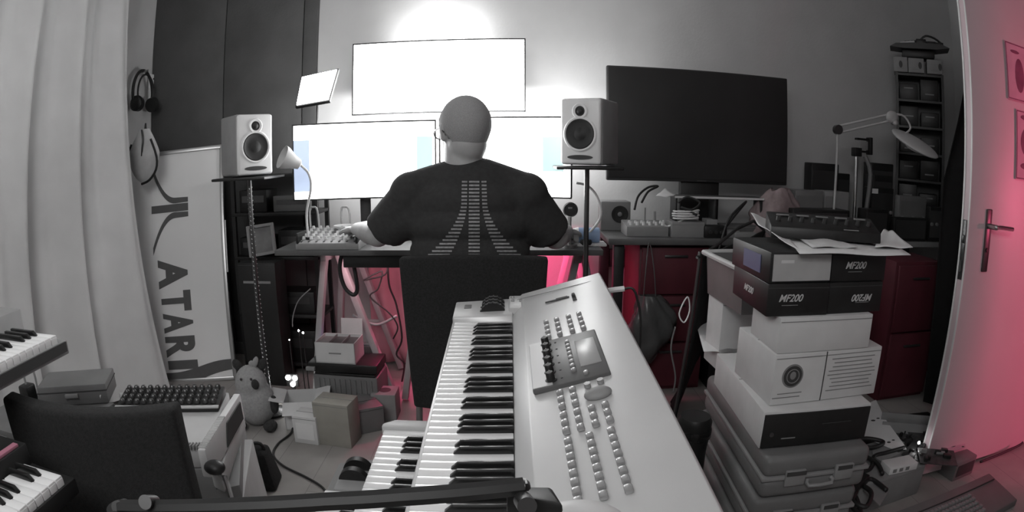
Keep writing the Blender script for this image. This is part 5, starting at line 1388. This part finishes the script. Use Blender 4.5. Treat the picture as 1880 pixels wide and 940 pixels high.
colm([(424, 760), (447, 750), (405, 868), (384, 858)], .445, .38, 'pale', 'rounded_rail', .008)
colm([(425, 780), (447, 765), (440, 890), (395, 900)], .37, .0, 'greyplastic', 'side_block')
colm([(434, 806), (464, 806), (446, 925), (414, 925)], .33, .0, 'pale', 'outer_slab', spread=.02)
bb_ = P(485, 912, Z=0)
t = thing('black_bag', 'black upright shoulder bag on the floor beside the pale cabinet', 'bag', (P(487, 905, Z=0).x - .01, P(487, 905, Z=0).y + .06, 0), (0, 0, R(8)))
g = G(); g.hexa([(-.07, -.06, 0), (.05, -.06, 0), (.05, .07, 0), (-.07, .07, 0), (-.06, -.035, .16), (.02, -.035, .16), (.02, .05, .16), (-.05, .05, .16)], bev=.018); g.make('body', 'blackfab', t)
g = G(); g.tube([(-.045, 0, .155), (-.03, 0, .18), (.0, 0, .18), (.012, 0, .155)], .007); g.make('handle', 'black', t)
# small microphone with a dark head on a bent pale arm
t = thing('microphone', 'small dark-headed microphone on a bent metal arm beside the vintage computer', 'microphone', P(395, 862, Y=1.0))
o_ = t.location.copy(); W_ = T(*(-o_))
g = G(); g.ball(P(394, 858, Y=1.0), (.026, .022, .016), M=W_); g.make('head', 'black', t, smooth=True)
g = G(); g.tube([P(394, 864, Y=1.0), P(410, 878, Y=.99), P(418, 890, Y=.98), (P(425, 893, Y=.98).x, .98, .30)], .006, M=W_); g.cyl((P(425, 893, Y=.98).x, .98, .0), (P(425, 893, Y=.98).x, .98, .31), .008, M=W_); g.cyl((P(425, 893, Y=.98).x, .98, .0), (P(425, 893, Y=.98).x, .98, .012), .06, M=W_); g.make('arm', 'steel', t)

# ================================================================== FOREGROUND: boom arm, keyboard stand, pale dome
t = thing('boom_arm', 'black boom arm with a clamp crossing the bottom of the view', 'stand', (-.42, .36, 0))
W_ = T(.42, -.36, 0)
p0 = P(222, 932, Y=.375); p1 = P(600, 921, Y=.40); p2 = P(960, 893, Y=.43)
g = G(); g.tube([p0, p1, p2], .0085, M=W_, smooth=3); g.make('bar', 'black', t)
g = G(); g.cyl(p0, p0 + Vector((0, 0, -.02)), .016, M=W_); g.cyl((p0.x + .01, p0.y, .02), (p0.x + .01, p0.y, p0.z), .011, M=W_); g.lathe([(.15, 0), (.15, .012), (.03, .02), (.02, .04)], M=W_ @ T(p0.x + .01, p0.y, 0)); g.make('pole', 'black', t)
for qa, qb in (((266, 922), (284, 922)), ((216, 932), (230, 928))):
    g = G(); g.cyl(P(*qa, Y=.37), P(*qb, Y=.39), .007, M=W_); g.make('thumb_screw', 'darksteel', t)
g = G(); g.hexa([P(930, 905, Y=.43), P(1034, 925, Y=.41), P(1034, 945, Y=.41), P(930, 945, Y=.43), P(935, 893, Y=.47), P(1010, 893, Y=.45), P(1024, 915, Y=.45), P(935, 910, Y=.47)], bev=.003, M=W_); g.make('clamp_block', 'black', t)
g = G(); g.tube([P(930, 900, Y=.43), P(945, 888, Y=.44), P(962, 886, Y=.44), P(966, 895, Y=.43)], .004, M=W_); g.cyl(P(925, 897, Y=.43), P(965, 893, Y=.43), .006, M=W_); g.cyl(P(960, 918, Y=.42), P(968, 930, Y=.40), .008, M=W_); g.make('clamp_wire', 'darksteel', t)
dmp = P(1058, 952, Z=.835)
t = thing('pale_dome', 'pale rounded lid at the bottom edge, lying on the synthesizer panel', 'lid', (dmp.x, dmp.y, .812))
g = G(); g.ball((0, 0, .0), (.062, .040, .040), seg=40); g.make('lid', 'white', t, smooth=True)
g = G(); g.cyl((0, 0, -.042), (0, 0, -.02), .03); g.make('lid_foot', 'greyplastic', t)
# stand that carries the stacked keyboards
t = thing('keyboard_stand', 'black tiered stand carrying the stacked keyboards and the silver synthesizer', 'keyboard stand', (0, .9, 0))
syM = Matrix.Translation((-.148, 1.652, .78)) @ Euler((.065, -.016, .003)).to_matrix().to_4x4()
for yy in (-.35, -1.00):
    s0 = syM @ Vector((.02, yy, -.060)); s1 = syM @ Vector((.41, yy, -.060)); W_ = T(0, -.9, 0)
    g = G(); g.cyl(s0, s1, .012, M=W_); g.make('support_arm', 'black', t)
    g = G(); g.box((s1.x + .03, s1.y, s1.z / 2), (.04, .04, s1.z), bev=.004, M=W_); g.make('upright', 'black', t)
    g = G(); g.box((s1.x - .12, s1.y, .02), (.55, .05, .04), bev=.006, M=W_); g.make('foot', 'black', t)
    for z_, xl in ((.54, -.28), (.395, -.42)):
        yk = s0.y
        if yk > 1.10: yk = 1.08
        g = G(); g.box(((xl + s1.x) / 2 + .03, yk, z_ + (yk - 1.19) * .06 - .005), (s1.x - xl - .02, .025, .016), M=W_); g.make('tier_arm', 'black', t)
# stands of the two keyboards at the far left
for lab, x_, z_, y_ in (('black stand under the pale keyboard at the left edge', -1.13, .808, .55), ('black stand under the dark keyboard at the lower left corner', -.94, .648, .06)):
    t = thing('keyboard_stand', lab, 'keyboard stand', (x_, y_, 0))
    for yy in (-.20, .20):
        g = G(); g.box((0, yy, z_ / 2), (.03, .03, z_), bev=.003); g.make('upright', 'black', t)
        g = G(); g.box((0, yy, .015), (.20, .03, .03), bev=.003); g.make('foot', 'black', t)
    g = G(); g.box((0, 0, z_ - .012), (.05, .50, .022), bev=.003); g.make('support_bar', 'black', t)
g = G(); g.box((0, 0, 0), (.016, .86, .006), bev=.001)
o = g.make('accent_strip', 'strip', kb_); o.location = (.130, -.46, .033)

# ================================================================== CLUTTER ON THE FLOOR AT THE RIGHT
def scrap(label, pxs, z, m='paper', name='paper_scrap', cat='paper', th=.003, group=None, holes=()):
    q = [P(x, y, Z=z) for x, y in pxs]; c_ = sum(q, Vector()) / len(q)
    b = bmesh.new(); b.faces.new([b.verts.new(p - c_) for p in q])
    r = bmesh.ops.extrude_face_region(b, geom=list(b.faces)); bmesh.ops.translate(b, vec=(0, 0, th), verts=[v for v in r['geom'] if isinstance(v, bmesh.types.BMVert)])
    bmesh.ops.recalc_face_normals(b, faces=b.faces)
    g = G(); g.put(b)
    if holes:
        t = thing(name, label, cat, c_, group=group); g.make('sheet', m, t)
        for hx_, hy_, hr in holes:
            p = P(hx_, hy_, Z=z + th) - c_
            g = G(); g.ball(p, (hr, hr * .7, .0015), seg=12); g.make('dark_spot', 'ink', t)
        return t
    o = g.make(name, m); o.location = c_; return tag(o, label, cat, group)
# crates that lift the heap
t = carton('grey cardboard box with a worn lid on the floor beside the hard cases', 1.20, 1.50, 0, .36, .26, .13, 8, 'greycard')
t = carton('dark low box under the circuit boards near the door', 1.52, 1.74, 0, .40, .34, .10, -6, 'black', tape='inkgrey')
CG = 'loose sheets on the floor by the door'
scrap('large white torn sheet right of the box pile', [(1592, 742), (1608, 735), (1625, 770), (1660, 818), (1664, 826), (1636, 824), (1575, 798), (1586, 770)], .14, 'paper', group=CG, holes=((1603, 772, .012), (1612, 768, .009), (1632, 812, .010), (1640, 808, .008)))
scrap('grey torn sheet lying below the large white one', [(1600, 818), (1640, 820), (1650, 835), (1618, 848), (1602, 838)], .135, 'greycard', group=CG)
scrap('pink-lit sheet with dark torn holes at the foot of the door', [(1712, 782), (1740, 772), (1768, 795), (1772, 822), (1742, 832), (1708, 812)], .12, 'poster', group=CG, holes=((1724, 786, .010), (1732, 794, .014), (1716, 816, .012), (1748, 818, .020), (1755, 812, .013), (1768, 820, .008)))
scrap('pale wedge of paper under the white sheet by the hard cases', [(1590, 870), (1618, 880), (1630, 905), (1615, 930), (1585, 900)], .12, 'greyplastic', group=CG)
a = P(1632, 872, Z=.135); b_ = P(1700, 875, Z=.135)
t = carton('small white box with printed marks lying on the clutter by the door', a.x, a.y, .132, (b_ - a).length * .9, .07, .030, 0, 'paper', seam=False)
for k in range(3):
    g = G(); g.box((.025 + .032 * k, -.0008, .015), (.018, .0014, .014)); g.make('printed_mark', 'inkgrey', t)
a = P(1622, 760, Z=.18); b_ = P(1718, 768, Z=.18)
t = thing('pale_strip', 'long pale plastic trough behind the clutter below the black drape', 'trough', (a.x, a.y, .102), (0, 0, math.atan2(b_.y - a.y, b_.x - a.x)))
w_ = (b_ - a).length
g = G(); g.box((w_ / 2, 0, .005), (w_, .06, .01)); g.box((w_ / 2, .028, .04), (w_, .005, .07)); g.box((w_ / 2, -.028, .03), (w_, .005, .05)); g.make('trough', 'greyplastic', t)
g = G(); g.ball((w_ - .02, -.02, .07), .014); g.make('valve', 'white', t)
rr_ = random.Random(21)
PGp = 'circuit boards heaped by the door'
for k, (px_, py_, rz, lab) in enumerate(((1665, 800, 20, 'circuit board at the left of the heap, below the pale trough'), (1700, 790, -12, 'circuit board in the middle of the heap, below the pale trough'), (1690, 825, 35, 'circuit board at the front of the heap, with a bright point'), (1722, 835, -30, 'circuit board at the right of the heap, next to the grey radio'))):
    p = P(px_, py_, Z=.12 + .012 * k)
    t = thing('circuit_board', lab, 'circuit board', (p.x, p.y, .103 + .014 * k), (R(3), R(rr_.uniform(-4, 4)), R(rz)), PGp)
    g = G(); g.box((0, 0, .002), (.17, .12, .003)); g.make('board', 'pcb', t)
    for j in range(8):
        w1 = rr_.uniform(.012, .04); g = G(); g.box((rr_.uniform(-.07, .07), rr_.uniform(-.045, .045), .010), (w1, rr_.uniform(.01, .025), rr_.uniform(.008, .022)), bev=.001); g.make('component', rr_.choice(('black', 'darksteel', 'greyplastic', 'black')), t)
p = P(1686, 817, Z=.16)
t = thing('indicator_lamp', 'single bright white point glowing in the heap of circuit boards', 'lamp', (p.x, p.y, .16))
g = G(); g.ball((0, 0, .01), .006); g.make('bulb', 'led', t, smooth=True)
g = G(); g.cyl((0, 0, -.03), (0, 0, .005), .004); g.make('socket', 'black', t)
a = P(1750, 878, Z=.02)
t = thing('open_radio', 'small grey box with its pale lid open at the foot of the door', 'box', (a.x, a.y, .0), (0, 0, R(8)))
g = G(); g.box((.075, .05, .045), (.15, .10, .09), bev=.006); g.make('housing', 'greycase', t)
g = G(); g.box((.075, -.001, .045), (.12, .004, .05)); g.make('front_recess', 'ink', t)
g = G(); g.box((0, 0, .055), (.14, .008, .11), bev=.003, M=T(.075, .095, .085) @ RX(-28)); g.make('lid', 'greycase', t)
# tangled black cables and pedals
for k, (lab, pts) in enumerate((
    ('thick black cable curling beside the upper grey hard case', [(1562, 812), (1590, 805), (1622, 812), (1600, 822), (1570, 818), (1585, 835), (1610, 850), (1620, 870)]),
    ('black cable looping in front of the white torn sheet', [(1568, 850), (1580, 865), (1600, 858), (1605, 838), (1625, 832), (1660, 822)]),
    ('black cable twisting down beside the middle hard case', [(1560, 878), (1572, 900), (1566, 920), (1590, 930), (1600, 905), (1585, 890), (1600, 880), (1628, 900)]),
    ('black cable lying at the bottom edge beside the hard cases', [(1550, 905), (1565, 930), (1580, 945), (1572, 915), (1556, 890), (1575, 880)]))):
    cable(lab, [P(x, y, Z=.15 - .008 * k) for x, y in pts], .009, group='tangled black cables by the hard cases')
t = thing('foot_pedal', 'black pedal lying among the tangled cables beside the hard cases', 'pedal', P(1570, 890, Z=.135), (0, 0, R(30)))
t.location.z = .132
g = G(); g.hexa([(-.05, -.03, 0), (.05, -.03, 0), (.05, .03, 0), (-.05, .03, 0), (-.05, -.03, .012), (.05, -.03, .035), (.05, .03, .035), (-.05, .03, .012)], bev=.004); g.make('pedal_body', 'black', t)
g = G(); g.cyl((.02, 0, .028), (.02, 0, .040), .009); g.make('switch', 'darksteel', t)
# big old computer keyboard standing on the floor at the lower right
a = P(1630, 948, Z=.05); b_ = P(1815, 872, Z=.05)
an = math.atan2(b_.y - a.y, b_.x - a.x)
t = thing('old_keyboard', 'large old grey computer keyboard lying at the lower right corner', 'keyboard', (a.x, a.y, 0), (0, 0, an))
w_ = (b_ - a).length
g = G(); g.hexa([(0, -.20, 0), (w_, -.20, 0), (w_, 0, 0), (0, 0, 0), (0, -.20, .03), (w_, -.20, .03), (w_, 0, .06), (0, 0, .06)], bev=.005); g.make('casing', 'greycase', t)
g = G(); g.box((w_ / 2, -.045, .0555), (w_ * .96, .004, .004)); g.make('groove', 'ink', t)
kk = G(); kk.hexa([(-.009, -.009, 0), (.009, -.009, 0), (.009, .009, 0), (-.009, .009, 0), (-.007, -.007, .010), (.007, -.007, .010), (.007, .007, .010), (-.007, .007, .010)], bev=.0012); k0 = None
nc = int((w_ - .04) / .021)
for r_ in range(5):
    for c in range(min(nc, 19)):
        y_ = -.070 - r_ * .024; lc = (.03 + c * .021 + .004 * (r_ % 2), y_, .06 + .15 * y_ - .0)
        if k0 is None: k0 = kk.make('key', 'greyplastic', t); k0.location = lc
        else: shared('key', k0, t, lc)
